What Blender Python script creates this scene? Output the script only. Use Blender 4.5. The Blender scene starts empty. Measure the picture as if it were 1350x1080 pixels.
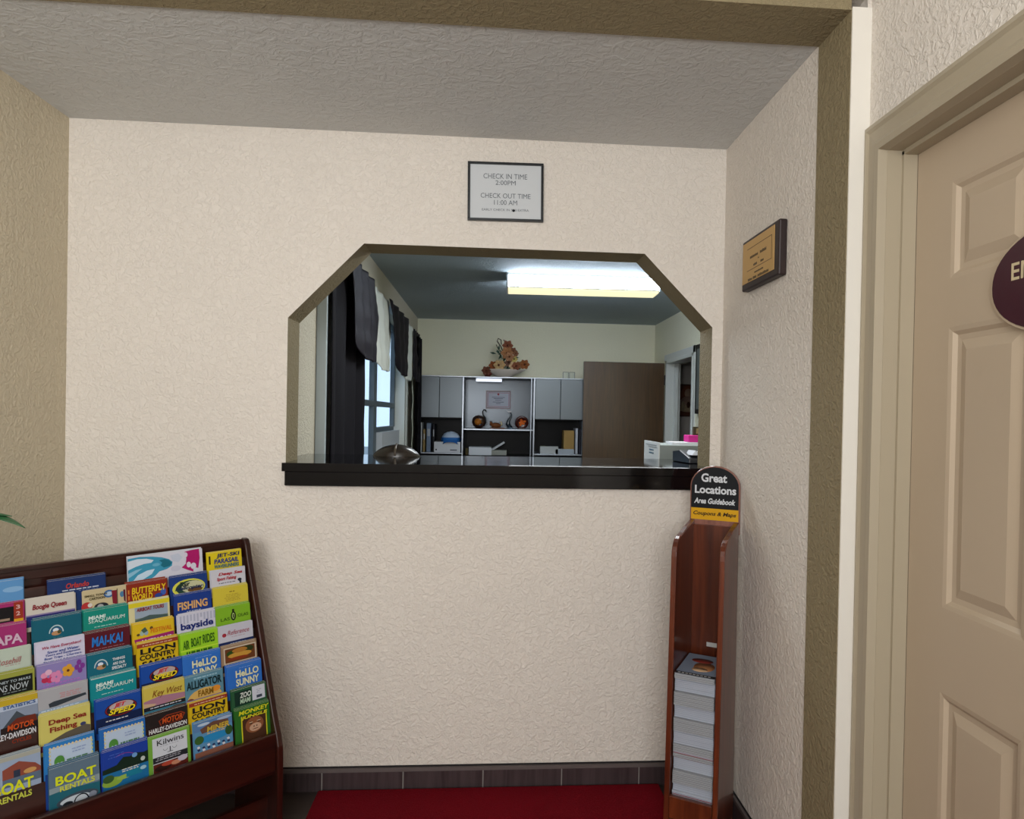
import bpy, bmesh, math, random
from mathutils import Vector, Matrix
random.seed(7)
C = bpy.context.scene.collection
SC = bpy.context.scene
PI = math.pi

# ------------------------------------------------------------------ camera
F_PX, CX, CY = 889.83, 711.92, 557.0            # focal length and principal point for a 1350x1080 frame
YAW, PITCH, ROLL = 0.07163, -0.00939, 0.01893
CAM = Vector((0, -2.5428, 1.4042))
def _axes():
    cy, sy, cp, sp, cr, sr = math.cos(YAW), math.sin(YAW), math.cos(PITCH), math.sin(PITCH), math.cos(ROLL), math.sin(ROLL)
    r0 = Vector((cy, -sy, 0)); fh = Vector((sy, cy, 0)); up = Vector((0, 0, 1))
    f = fh*cp + up*sp; u0 = -fh*sp + up*cp
    return r0*cr + u0*sr, u0*cr - r0*sr, f
RX, UX, FX = _axes()
cd = bpy.data.cameras.new('camera'); cam = bpy.data.objects.new('camera', cd); C.objects.link(cam)
cam.matrix_world = Matrix(((RX.x, UX.x, -FX.x, CAM.x), (RX.y, UX.y, -FX.y, CAM.y), (RX.z, UX.z, -FX.z, CAM.z), (0, 0, 0, 1)))
cd.sensor_width = 36; cd.sensor_fit = 'HORIZONTAL'; cd.lens = F_PX/1350*36
cd.shift_x = (675-CX)/1350; cd.shift_y = (CY-540)/1350; cd.clip_start = .02
SC.camera = cam
def at(x, y, **k):                               # where the sight line of a pixel meets the plane X=, Y= or Z=
    r = RX*((x-CX)/F_PX) - UX*((y-CY)/F_PX) + FX
    n, v = list(k.items())[0]; i = 'XYZ'.index(n)
    return CAM + r*((v-CAM[i])/r[i])

# ------------------------------------------------------------------ world, lights, exposure
w = bpy.data.worlds.new('world'); SC.world = w; w.use_nodes = True
bg = w.node_tree.nodes['Background']; bg.inputs[0].default_value = (.62, .80, 1, 1); bg.inputs[1].default_value = 1.5
SC.view_settings.view_transform = 'Standard'; SC.view_settings.look = 'None'
SC.view_settings.gamma = 1; SC.view_settings.use_curve_mapping = False
SC.view_settings.exposure = 0.0
def area(name, loc, rot, sx, sy, e, col):
    l = bpy.data.lights.new(name, 'AREA'); l.shape = 'RECTANGLE'; l.size = sx; l.size_y = sy; l.energy = e; l.color = col
    o = bpy.data.objects.new(name, l); C.objects.link(o); o.location = loc; o.rotation_euler = rot; return o
area('shop_window_daylight', (-.45, -4.9, 1.85), (PI/2-.03, 0, 0), 1.9, 1.5, 80, (1, .985, .97))
area('added_lobby_light', (-.4, -3.4, 2.6), (0, 0, 0), 1.0, .5, 12, (1, .96, .90))  # unseen lamp added behind the camera for extra lobby light
area('added_uplight', (-.9, -3.0, 1.75), (PI-.6, 0, 0), .5, .5, 26, (1, .97, .93))  # unseen fill added to lift the ceiling and upper wall
area('office_fill', (.66, .98, 2.40), (0, 0, 0), 1.1, .25, 34, (.93, .98, 1))  # unseen fill added to brighten the office and counter

# ------------------------------------------------------------------ materials
def lin(h):
    if isinstance(h, str):
        h = tuple(int(h[i:i+2], 16)/255 for i in (0, 2, 4))
    return tuple(c/12.92 if c <= .04045 else ((c+.055)/1.055)**2.4 for c in h) + (1,)
MATS = {}
def mat(name, col, rough=.5, metal=0, emit=0, spec=.5, alpha=None, trans=0, coat=0):
    if name in MATS: return MATS[name]
    m = bpy.data.materials.new(name); m.use_nodes = True
    b = m.node_tree.nodes['Principled BSDF']
    b.inputs['Base Color'].default_value = lin(col); b.inputs['Roughness'].default_value = rough
    b.inputs['Metallic'].default_value = metal; b.inputs['Specular IOR Level'].default_value = spec
    b.inputs['Transmission Weight'].default_value = trans; b.inputs['Coat Weight'].default_value = coat
    if emit:
        b.inputs['Emission Color'].default_value = lin(col); b.inputs['Emission Strength'].default_value = emit
    MATS[name] = m; return m
def nd(m, t, **k):
    n = m.node_tree.nodes.new(t)
    for a, v in k.items():
        if a in n.inputs: n.inputs[a].default_value = v
        else: setattr(n, a, v)
    return n
def lk(m, a, ao, b, bi): m.node_tree.links.new(a.outputs[ao], b.inputs[bi])
def stucco(name, col, scale=55, dist=.004, strength=.6, var=.03, rough=.75, spec=.3):
    m = mat(name, col, rough, spec=spec); b = m.node_tree.nodes['Principled BSDF']
    tc = nd(m, 'ShaderNodeTexCoord')
    n1 = nd(m, 'ShaderNodeTexNoise', Scale=scale, Detail=4.0, Roughness=.55, Distortion=1.1)
    lk(m, tc, 'Object', n1, 'Vector')
    rp = nd(m, 'ShaderNodeValToRGB'); rp.color_ramp.elements[0].position = .42; rp.color_ramp.elements[1].position = .62
    lk(m, n1, 'Fac', rp, 'Fac')
    bp = nd(m, 'ShaderNodeBump', Strength=strength, Distance=dist); lk(m, rp, 'Color', bp, 'Height'); lk(m, bp, 'Normal', b, 'Normal')
    n2 = nd(m, 'ShaderNodeTexNoise', Scale=2.2, Detail=3.0); lk(m, tc, 'Object', n2, 'Vector')
    mx = nd(m, 'ShaderNodeMix', data_type='RGBA')
    c = lin(col); mx.inputs['A'].default_value = tuple(v*(1-var*2) for v in c[:3])+(1,); mx.inputs['B'].default_value = tuple(min(1, v*(1+var)) for v in c[:3])+(1,)
    lk(m, n2, 'Fac', mx, 'Factor'); lk(m, mx, 'Result', b, 'Base Color')
    return m
def wood(name, c1, c2, rough=.3, scale=6, axis='Z', coat=.3):
    m = mat(name, c1, rough, coat=coat); b = m.node_tree.nodes['Principled BSDF']
    tc = nd(m, 'ShaderNodeTexCoord'); mp = nd(m, 'ShaderNodeMapping')
    s = [scale*6]*3; s['XYZ'.index(axis)] = scale*.4; mp.inputs['Scale'].default_value = s
    n1 = nd(m, 'ShaderNodeTexNoise', Scale=1.0, Detail=5.0, Distortion=.8)
    lk(m, tc, 'Object', mp, 'Vector'); lk(m, mp, 'Vector', n1, 'Vector')
    rp = nd(m, 'ShaderNodeValToRGB'); e = rp.color_ramp.elements
    e[0].position = .3; e[0].color = lin(c1); e[1].position = .75; e[1].color = lin(c2)
    lk(m, n1, 'Fac', rp, 'Fac'); lk(m, rp, 'Color', b, 'Base Color'); return m
M_WALL = stucco('cream_stucco', 'e3dbd0', dist=.0036)
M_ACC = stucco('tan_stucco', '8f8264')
M_CEIL = stucco('grey_ceiling', 'cfd0ce', scale=34, dist=.003)
M_OCEIL = stucco('office_ceiling', 'aab6bc', scale=38)
M_OWALL = stucco('office_cream', 'f0ecd2', scale=60, strength=.3)
M_BLOCK = stucco('hall_grey', 'b8b2ac', strength=.2)
M_TRIM = mat('door_paint', 'ab9f88', .42)
M_WTRIM = mat('white_trim', 'd5d8d2', .45)
M_BLACK = mat('black_laminate', '07070a', .07, spec=.42)
M_GLASS = mat('window_glass', 'dfeaf2', .02)
_nt = M_GLASS.node_tree; _t = _nt.nodes.new('ShaderNodeBsdfTransparent'); _g = _nt.nodes.new('ShaderNodeBsdfGlossy'); _m = _nt.nodes.new('ShaderNodeMixShader')
_t.inputs[0].default_value = (.93, .96, .98, 1); _g.inputs['Roughness'].default_value = .03; _m.inputs[0].default_value = .08
_nt.links.new(_t.outputs[0], _m.inputs[1]); _nt.links.new(_g.outputs[0], _m.inputs[2]); _nt.links.new(_m.outputs[0], _nt.nodes['Material Output'].inputs[0])
M_CHERRY = wood('cherry_wood', '42190c', '74361a', .28)
M_MAHOG = wood('mahogany', '1e0a07', '3a150d', .3, scale=4)
M_MAHOGX = wood('mahogany_flat', '1e0a07', '3a150d', .3, scale=4, axis='X')
PM = {}
def pc(h):                                        # printed paper colour
    if h not in PM: PM[h] = mat('print_'+h, tuple(int(h[i:i+2], 16)/255*.93 for i in (0, 2, 4)), .5, spec=.2)
    return PM[h]
PAPER = pc('d8d4c8')

# ------------------------------------------------------------------ mesh helpers
class MB:
    def __init__(s): s.bm = bmesh.new(); s.mats = []
    def mi(s, m):
        if m not in s.mats: s.mats.append(m)
        return s.mats.index(m)
    def box(s, a, b, m, M=None):
        x0, y0, z0 = (min(a[i], b[i]) for i in range(3)); x1, y1, z1 = (max(a[i], b[i]) for i in range(3))
        P = [(x0,y0,z0),(x1,y0,z0),(x1,y1,z0),(x0,y1,z0),(x0,y0,z1),(x1,y0,z1),(x1,y1,z1),(x0,y1,z1)]
        v = [s.bm.verts.new(M @ Vector(p) if M else p) for p in P]; k = s.mi(m)
        for f in ((3,2,1,0),(4,5,6,7),(0,1,5,4),(1,2,6,5),(2,3,7,6),(3,0,4,7)):
            s.bm.faces.new([v[i] for i in f]).material_index = k
        return s
    def poly(s, pts, m, M=None):
        v = [s.bm.verts.new(M @ Vector(p) if M else p) for p in pts]
        f = s.bm.faces.new(v); f.material_index = s.mi(m); return f
    def prism(s, pts, axis, a, b, m, M=None, mside=None):   # 2D outline extruded along an axis
        def mk(p, t):
            q = {'X': (t, p[0], p[1]), 'Y': (p[0], t, p[1]), 'Z': (p[0], p[1], t)}[axis]
            return M @ Vector(q) if M else Vector(q)
        A = [s.bm.verts.new(mk(p, a)) for p in pts]; B = [s.bm.verts.new(mk(p, b)) for p in pts]
        k = s.mi(m); ks = s.mi(mside) if mside else k; n = len(pts)
        s.bm.faces.new(A).material_index = k; s.bm.faces.new(B[::-1]).material_index = k
        for i in range(n):
            s.bm.faces.new([A[i], B[i], B[(i+1) % n], A[(i+1) % n]]).material_index = ks
        return s
    def lathe(s, prof, m, seg=24, M=None, sx=1, sy=1):
        k = s.mi(m); R = []
        for r, z in prof:
            R.append([s.bm.verts.new((M or Matrix()) @ Vector((r*sx*math.cos(2*PI*i/seg), r*sy*math.sin(2*PI*i/seg), z))) for i in range(seg)])
        for a, b in zip(R, R[1:]):
            for i in range(seg):
                f = s.bm.faces.new([a[i], a[(i+1) % seg], b[(i+1) % seg], b[i]]); f.material_index = k; f.smooth = True
        for r, fl in ((R[0], 1), (R[-1], 0)):
            f = s.bm.faces.new(r[::-1] if fl else r); f.material_index = k
        return s
    def tube(s, pts, rad, m, seg=8):
        k = s.mi(m); R = []; pts = [Vector(p) for p in pts]
        for i, p in enumerate(pts):
            t = (pts[min(i+1, len(pts)-1)] - pts[max(i-1, 0)]).normalized()
            a = t.orthogonal().normalized() if i == 0 else (pa - t*pa.dot(t)).normalized()
            pa = a; b = t.cross(a); r = rad[i] if isinstance(rad, (list, tuple)) else rad
            R.append([s.bm.verts.new(p + a*r*math.cos(2*PI*j/seg) + b*r*math.sin(2*PI*j/seg)) for j in range(seg)])
        for a, b in zip(R, R[1:]):
            for i in range(seg):
                f = s.bm.faces.new([a[i], a[(i+1) % seg], b[(i+1) % seg], b[i]]); f.material_index = k; f.smooth = True
        for r in (R[0][::-1], R[-1]): s.bm.faces.new(r).material_index = k
        return s
    def grid(s, fn, nu, nv, m, smooth=True):
        k = s.mi(m); V = [[s.bm.verts.new(fn(i/nu, j/nv)) for j in range(nv+1)] for i in range(nu+1)]
        for i in range(nu):
            for j in range(nv):
                f = s.bm.faces.new([V[i][j], V[i+1][j], V[i+1][j+1], V[i][j+1]]); f.material_index = k; f.smooth = smooth
        return s
    def mesh(s, name, recalc=True):
        if recalc: bmesh.ops.recalc_face_normals(s.bm, faces=s.bm.faces)
        me = bpy.data.meshes.new(name); s.bm.to_mesh(me); s.bm.free()
        for m in s.mats: me.materials.append(m)
        return me
    def build(s, name, parent=None, bevel=0, solid=0, recalc=True, loc=None):
        o = bpy.data.objects.new(name, s.mesh(name, recalc)); C.objects.link(o)
        if parent: o.parent = parent
        if loc: o.location = loc
        if solid:
            d = o.modifiers.new('thick', 'SOLIDIFY'); d.thickness = solid; d.offset = 0
        if bevel:
            d = o.modifiers.new('bev', 'BEVEL'); d.width = bevel; d.segments = 2; d.limit_method = 'ANGLE'
        return o
def tag(o, label, cat, group=None):
    o['label'] = label; o['category'] = cat
    if group: o['group'] = group
    return o
def thing(name, label, cat, loc=(0, 0, 0), rz=0, group=None):
    o = bpy.data.objects.new(name, None); C.objects.link(o); o.location = loc; o.rotation_euler = (0, 0, rz); o.empty_display_size = .05
    return tag(o, label, cat, group)
def struct(o): o['kind'] = 'structure'; return o
FONT_CACHE = {}
def glyphs(txt, bold=0, shear=0):
    key = (txt, bold, shear)
    if key not in FONT_CACHE:
        cu = bpy.data.curves.new('t', 'FONT'); cu.body = txt; cu.size = 1; cu.offset = bold; cu.shear = shear; cu.resolution_u = 3
        o = bpy.data.objects.new('t', cu); C.objects.link(o)
        dg = bpy.context.evaluated_depsgraph_get(); me = bpy.data.meshes.new_from_object(o.evaluated_get(dg))
        V = [(v.co.x, v.co.y) for v in me.vertices]; Fc = [tuple(p.vertices) for p in me.polygons]
        bpy.data.objects.remove(o); bpy.data.curves.remove(cu); bpy.data.meshes.remove(me)
        if bold and max(v[1]-v[0]*shear*.0 for v in V) > 1.3: return glyphs(txt, 0, shear)
        x0 = min(v[0] for v in V); x1 = max(v[0] for v in V); y0 = min(v[1] for v in V); y1 = max(v[1] for v in V)
        FONT_CACHE[key] = ([((a-x0)/(x1-x0), (b-y0)/(y1-y0)) for a, b in V], Fc)
    return FONT_CACHE[key]
def put_text(mb, txt, x0, y0, x1, y1, m, M, z=.0006, bold=.02, shear=0):   # lettering fitted into a rectangle of the local XY plane
    V, Fc = glyphs(txt, bold, shear); k = mb.mi(m)
    vs = [mb.bm.verts.new(M @ Vector((x0+(x1-x0)*a, y0+(y1-y0)*b, z))) for a, b in V]
    for f in Fc:
        try: mb.bm.faces.new([vs[i] for i in f]).material_index = k
        except ValueError: pass

# ------------------------------------------------------------------ room shell
XL, XR, YJ0, YJ1, XD = -1.528, .8806, -.735, -.905, .93
H = 2.44
b = MB()
OP = [(-.753, 1.748), (-.482, 2.03), (.570, 2.03), (.839, 1.757)]
b.box((-1.68, 0, 0), (-.753, .15, 2.62), M_WALL); b.box((.839, 0, 0), (2.0, .15, 2.62), M_WALL)
b.box((-.753, 0, 0), (.839, .15, 1.13), M_WALL)
b.prism([(-.753, 1.748), (-.482, 2.03), (-.482, 2.62), (-.753, 2.62)], 'Y', 0, .15, M_WALL)
b.prism([(-.482, 2.03), (.57, 2.03), (.57, 2.62), (-.482, 2.62)], 'Y', 0, .15, M_WALL)
b.prism([(.57, 2.03), (.839, 1.757), (.839, 2.62), (.57, 2.62)], 'Y', 0, .15, M_WALL)
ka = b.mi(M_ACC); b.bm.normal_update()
for f in b.bm.faces:                              # the hatch reveals share the archway's tan
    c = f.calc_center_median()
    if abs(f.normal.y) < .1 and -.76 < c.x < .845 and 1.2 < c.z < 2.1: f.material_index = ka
struct(b.build('wall_back', recalc=False))
b = MB(); b.box((-1.68, -.905, 0), (XL, 0, 2.62), stucco('left_stucco_shaded', 'd6cbb2', dist=.004)); b.box((-2.9, -.905, 0), (-1.68, -.79, 2.8), M_WALL); b.box((-3.0, -5.1, 0), (-2.9, -.79, 2.8), M_WALL)  # left wall's cream darkened to tan, its shade put into the colour
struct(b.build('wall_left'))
b = MB(); b.box((XR, YJ0, 0), (1.07, 0, 2.62), M_WALL); struct(b.build('wall_right'))
b = MB(); b.box((XR-.002, YJ1, 0), (XR+.04, YJ0, 2.437), M_ACC); b.box((XL-.05, YJ1, 2.434), (XR-.002, YJ0, 2.47), M_ACC)
b.box((XR-.001, YJ1-.004, 0), (XD, YJ1, 2.44), mat('lit_edge', 'e6e1d6', .7)); struct(b.build('trim_1'))  # front edge of the arch wall, bright light put into a whiter colour
b = MB(); b.box((XR+.04, YJ1, 0), (1.07, YJ0, 2.8), M_WALL); b.box((XL-.05, YJ1, 2.47), (XR+.05, YJ0, 2.8), M_WALL)
b.box((XD, -.99, 0), (1.07, YJ1, 2.8), M_WALL); b.box((XD, -1.84, 2.06), (1.07, -.99, 2.8), M_WALL); b.box((XD, -5.1, 0), (1.07, -1.84, 2.8), M_WALL)
struct(b.build('wall_door_side'))
b = MB(); b.box((-1.68, YJ0, H), (1.07, 0, H+.12), M_CEIL); struct(b.build('ceiling'))
b = MB(); b.box((-3, -5.1, 2.72), (1.07, YJ0, 2.84), M_CEIL); struct(b.build('ceiling_front'))
b = MB(); b.box((-.95, .15, H), (3.3, 5.05, H+.12), M_OCEIL); struct(b.build('ceiling_office'))
# rear wall of the lobby with its shop window
b = MB(); b.box((-3, -5.1, 0), (-1.5, -5.0, 2.8), M_WALL); b.box((.6, -5.1, 0), (1.07, -5.0, 2.8), M_WALL)
b.box((-1.5, -5.1, 0), (.6, -5.0, 1.05), M_WALL); b.box((-1.5, -5.1, 2.65), (.6, -5.0, 2.8), M_WALL); struct(b.build('wall_front'))
b = MB()
for x in (-1.5, -.48, .54): b.box((x, -5.08, 1.05), (x+.06, -5.02, 2.65), M_WTRIM)
for z in (1.05, 2.59): b.box((-1.5, -5.08, z), (.6, -5.02, z+.06), M_WTRIM)
struct(b.build('window_1'))
# floor: dark wood-look tile
m = wood('dark_tile', '2b2320', '40352f', .35, scale=5, axis='X', coat=.1)
br = nd(m, 'ShaderNodeTexBrick', Scale=1.0); br.inputs['Brick Width'].default_value = .6; br.inputs['Row Height'].default_value = .3; br.inputs['Mortar Size'].default_value = .004
br.offset = .0; tc = nd(m, 'ShaderNodeTexCoord'); lk(m, tc, 'Object', br, 'Vector')
mx = nd(m, 'ShaderNodeMix', data_type='RGBA'); rp = [n for n in m.node_tree.nodes if n.type == 'VALTORGB'][0]
lk(m, br, 'Fac', mx, 'Factor'); lk(m, rp, 'Color', mx, 'A'); mx.inputs['B'].default_value = lin('6a5f57'); lk(m, mx, 'Result', m.node_tree.nodes['Principled BSDF'], 'Base Color')
b = MB(); b.box((-3, -5.1, -.1), (3.3, 5.05, 0), m); struct(b.build('floor'))
# office shell
M_OW2 = stucco('office_window_wall', 'cbc3b0', scale=60)
b = MB(); b.box((-.95, .15, 0), (-.82, 1.05, 2.5), M_OW2); b.box((-.95, 3.9, 0), (-.82, 5.05, 2.5), M_OW2)
b.box((-.95, 1.05, 0), (-.82, 3.9, .5), M_OW2); b.box((-.95, 1.05, 2.2), (-.82, 3.9, 2.5), M_OW2); struct(b.build('wall_office_left'))
b = MB(); b.box((-.95, 4.88, 0), (3.3, 5.05, 2.5), M_OWALL); struct(b.build('wall_office_back'))
b = MB(); b.box((1.8, .15, 0), (1.92, 3.40, 2.5), M_OWALL); b.box((1.8, 4.3, 0), (1.92, 4.88, 2.5), M_OWALL); b.box((1.8, 3.40, 1.985), (1.92, 4.3, 2.5), M_OWALL)
struct(b.build('wall_office_right'))
b = MB(); b.box((1.92, 2.4, 0), (3.3, 2.5, 2.5), M_BLOCK); b.box((3.2, 2.5, 0), (3.3, 4.88, 2.5), M_BLOCK); b.box((1.93, 4.84, 0), (3.2, 4.879, 2.44), M_BLOCK); struct(b.build('wall_hall'))
# office doorway frame + brown door leaf (door_2)
b = MB(); b.box((1.78, 4.285, 0), (1.93, 4.325, 2.0), M_WTRIM); b.box((1.78, 3.38, 0), (1.93, 3.415, 2.0), M_WTRIM); b.box((1.78, 3.38, 1.965), (1.93, 4.325, 2.0), M_WTRIM)
b.box((1.785, 3.32, 0), (1.80, 3.385, 2.06), M_WTRIM); b.box((1.785, 3.32, 1.995), (1.80, 4.39, 2.06), M_WTRIM)
b.box((1.86, 4.25, 0), (1.90, 4.29, 1.97), M_WTRIM); struct(b.build('trim_2', bevel=.003))
m = wood('brown_door', '46311a', '563d20', .4, scale=7)
b = MB(); b.box((.935, 4.34, .01), (1.775, 4.38, 1.975), m); d2 = struct(b.build('door_2', bevel=.003))
for z in (.3, 1.02, 1.80):
    b = MB(); b.box((1.772, 4.33, z-.05), (1.785, 4.36, z+.05), mat('dark_hinge', '15120f', .4, .6)); b.build('hinge', d2)
b = MB(); b.lathe([(.0, 0), (.012, 0), (.012, .03), (.026, .04), (.028, .06), (.015, .07), (0, .071)], mat('brass', 'a08040', .3, 1), M=Matrix.Translation((1.0, 4.34, .95)) @ Matrix.Rotation(PI/2, 4, 'X')); b.build('door_knob', d2)

# baseboards of tile with a light cap strip
M_BT = wood('base_tile', '33282a', '4a3e3f', .4, scale=9, axis='Z', coat=.1); M_GR = mat('grout', '8d8781', .8); M_CAP = mat('base_cap', '5f5654', .5); M_GAP = mat('dark_gap', '171214', .8)
def baseboard(name, A, B, side):                  # A -> B along the wall, side = outward normal
    A, B, s = Vector(A), Vector(B), Vector(side); L = (B-A).length; d = (B-A)/L
    M = Matrix((d.to_4d(), s.to_4d(), Vector((0, 0, 1, 0)), (0, 0, 0, 1))).transposed(); M.translation = A
    for i in range(3): M[3][i] = 0
    b = MB(); x = -.0
    n = int(L/.297)+1; off = (A.x+1.493) % .297 if d.x > .5 else 0
    x = -off
    while x < L:
        x0, x1 = max(0, x+.002), min(L, x+.295)
        if x1 > x0: b.box((x0, 0, 0), (x1, .011, .070), M_BT, M)
        x += .297
    b.box((0, 0, 0), (L, .0085, .070), M_GR, M); b.box((0, 0, .070), (L, .013, .083), M_CAP, M); b.box((0, 0, .083), (L, .004, .088), M_GAP, M)
    struct(b.build(name))
baseboard('baseboard_back', (XL, 0, 0), (XR, 0, 0), (0, -1, 0))
baseboard('baseboard_right', (XR, -.735, 0), (XR, -.012, 0), (-1, 0, 0))
baseboard('baseboard_left', (XL, -.905, 0), (XL, -.012, 0), (1, 0, 0))

# ------------------------------------------------------------------ six panel door, casing, oval sign
b = MB()
YC0, YC1 = -.909, -.991; zt = 2.135
prof = [(0, .0), (0, .012), (.012, .016), (.02, .011), (.05, .014), (.062, .022), (.078, .022), (.082, 0)]
def casing(b, side_pts):
    pass
# vertical run on the far side, mitred head
def run(b, y0, dirn):
    for z0, z1 in ((0, 1),):
        lo = [(XD - d, y0 - t*dirn, 0) for t, d in prof]; hi = [(XD - d, y0 - t*dirn, zt - t) for t, d in prof]
        V0 = [b.bm.verts.new(p) for p in lo]; V1 = [b.bm.verts.new(p) for p in hi]; k = b.mi(M_TRIM)
        for i in range(len(prof)-1): b.bm.faces.new([V0[i], V0[i+1], V1[i+1], V1[i]]).material_index = k
run(b, YC0, 1); run(b, -1.92, -1)
lo = [(XD - d, YC0 - t, zt - t) for t, d in prof]; hi = [(XD - d, -1.92 + t, zt - t) for t, d in prof]
V0 = [b.bm.verts.new(p) for p in lo]; V1 = [b.bm.verts.new(p) for p in hi]
for i in range(len(prof)-1): b.bm.faces.new([V0[i], V0[i+1], V1[i+1], V1[i]]).material_index = 0
b.box((XD-.001, -.992, 0), (1.068, -.975, 2.06), M_TRIM); b.box((XD-.001, -1.84, 2.053), (1.068, -.975, 2.066), M_TRIM); b.box((XD-.001, -1.855, 0), (1.068, -1.838, 2.06), M_TRIM)
b.box((.965, -1.0, 0), (.999, -.99, 2.05), M_TRIM); b.box((.965, -1.84, 2.042), (.999, -.99, 2.055), M_TRIM)
struct(b.build('trim_3', recalc=True))
b = MB(); Y0, Y1 = -1.0, -1.835
ys = [Y0, -1.123, -1.353, -1.482, -1.712, Y1]; zs = [.008, .20, .812, .998, 1.616, 1.722, 1.936, 2.045]
M_DOOR = mat('door_leaf_paint', 'bba991', .38)
k = b.mi(M_DOOR)
for i in range(5):
    for j in range(7):
        ya, yb, za, zb = ys[i], ys[i+1], zs[j], zs[j+1]
        if i in (1, 3) and j in (1, 3, 5):
            rings = [(0, 0), (.010, .002), (.018, .009), (.030, .010), (.052, .003), (.054, .003)]
            prev = None
            for t, dpt in rings:
                R = [b.bm.verts.new(p) for p in ((1.0+dpt, ya-t, za+t), (1.0+dpt, yb+t, za+t), (1.0+dpt, yb+t, zb-t), (1.0+dpt, ya-t, zb-t))]
                if prev:
                    for q in range(4): b.bm.faces.new([prev[q], prev[(q+1) % 4], R[(q+1) % 4], R[q]]).material_index = k
                prev = R
            b.bm.faces.new(prev).material_index = k
        else:
            b.poly([(1.0, ya, za), (1.0, yb, za), (1.0, yb, zb), (1.0, ya, zb)], M_DOOR)
bmesh.ops.remove_doubles(b.bm, verts=b.bm.verts, dist=.0002)
b.box((1.015, Y1, .008), (1.04, Y0, 2.045), M_DOOR)
b.poly([(1.0, Y0, .008), (1.02, Y0, .008), (1.02, Y0, 2.045), (1.0, Y0, 2.045)], M_DOOR)
d1 = struct(b.build('door_1'))
b = MB(); b.lathe([(0, 0), (.03, 0), (.03, .006), (.012, .01), (.012, .035), (.028, .045), (.03, .06), (.018, .072), (0, .074)], mat('brass', 'a08040', .3, 1), M=Matrix.Translation((1.0, -1.77, .95)) @ Matrix.Rotation(-PI/2, 4, 'Y')); b.build('door_knob', d1)
# oval sign: centre (0.99, -1.405, 1.672)
SG = thing('door_sign', 'maroon oval door sign with cream lettering and pale edge', 'sign', (.999, -1.43, 1.675))
MS = Matrix(((0, 0, -1, 0), (-1, 0, 0, 0), (0, 1, 0, 0), (0, 0, 0, 1)))   # local x -> -Y, y -> Z, z -> -X
def oval(rx, ry, n=48, p=2.15):
    o = []
    for i in range(n):
        t = 2*PI*i/n; c, s = math.cos(t), math.sin(t)
        o.append((rx*math.copysign(abs(c)**(2/p), c), ry*math.copysign(abs(s)**(2/p), s)))
    return o
b = MB(); b.prism(oval(.176, .103), 'Z', 0, .005, mat('sign_edge', 'b9a78e', .4), MS); b.build('sign_edge', SG)
b = MB(); b.prism(oval(.171, .098), 'Z', .005, .0062, mat('maroon_face', '3c1020', .3), MS); b.build('sign_face', SG)
b = MB(); put_text(b, 'EMPLOYEES', -.121, .006, .121, .040, mat('sign_cream', 'cfc09a', .4), MS, .0068, .015); put_text(b, 'ONLY', -.055, -.045, .055, -.011, MATS['sign_cream'], MS, .0068, .015); b.build('lettering', SG)

# ------------------------------------------------------------------ counter
b = MB(); b.box((-.757, -.036, 1.186), (.870, -.0005, 1.217), M_BLACK); b.box((-.752, -.0005, 1.186), (.838, .151, 1.217), M_BLACK); b.box((-.818, .1515, 1.186), (1.60, .53, 1.217), M_BLACK)
ct = b.build('counter', bevel=.0008); tag(ct, 'glossy black laminate counter top running through the wall hatch', 'counter')
b = MB(); b.box((-.748, -.030, 1.134), (.862, -.0005, 1.186), M_BLACK); b.build('front_apron', ct, bevel=.002)
b = MB(); b.box((-.80, .152, .0), (1.58, .19, 1.186), mat('counter_panel', '2a2a2c', .5)); b.build('support_panel', ct)

# ------------------------------------------------------------------ notice and plaque
def frame_on_y(name, label, cat, x0, x1, z0, z1, y, bar, fcol, pcol, depth=.015, group=None):
    t = thing(name, label, cat, ((x0+x1)/2, y, z0), 0, group); hw = (x1-x0)/2; h = z1-z0
    m = mat('frame_'+fcol, fcol, .3)
    b = MB(); b.box((-hw, -depth, 0), (hw, 0, bar), m); b.box((-hw, -depth, h-bar), (hw, 0, h), m); b.box((-hw, -depth, bar), (-hw+bar, 0, h-bar), m); b.box((hw-bar, -depth, bar), (hw, 0, h-bar), m); b.build('frame', t, bevel=.0015)
    b = MB(); b.box((-hw+bar, -depth*.6, bar), (hw-bar, 0, h-bar), pc(pcol)); b.build('paper', t)
    return t, hw, h
MY = Matrix(((1, 0, 0, 0), (0, 0, -1, 0), (0, 1, 0, 0), (0, 0, 0, 1)))     # local x -> X, y -> Z, z -> -Y
t, hw, h = frame_on_y('notice_frame', 'black framed white check in and check out times notice above the hatch', 'notice', -.103, .1795, 2.130, 2.348, -.0005, .009, '14181a', 'd6dadc')
t.rotation_euler = (0, -.012, 0)
b = MB(); g = pc('6d7379')
for s, x0, x1, z0, z1, bo in (('CHECK IN TIME', -.083, .080, .157, .176, .0), ('2:00PM', -.038, .037, .134, .151, 0), ('CHECK OUT TIME', -.093, .093, .085, .103, 0), ('11:00 AM', -.043, .043, .060, .078, 0), ('EARLY CHECK IN $10 EXTRA', -.088, .087, .036, .046, 0)):
    put_text(b, s, x0, z0, x1, z1, g, MY @ Matrix.Translation((0, 0, .0095)), .0003, bo)
b.lathe([(0, 0), (.005, 0), (.005, .0006), (0, .0006)], pc('202427'), 12, MY @ Matrix.Translation((.030, .040, .0096)))
b.build('lettering', t)
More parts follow.
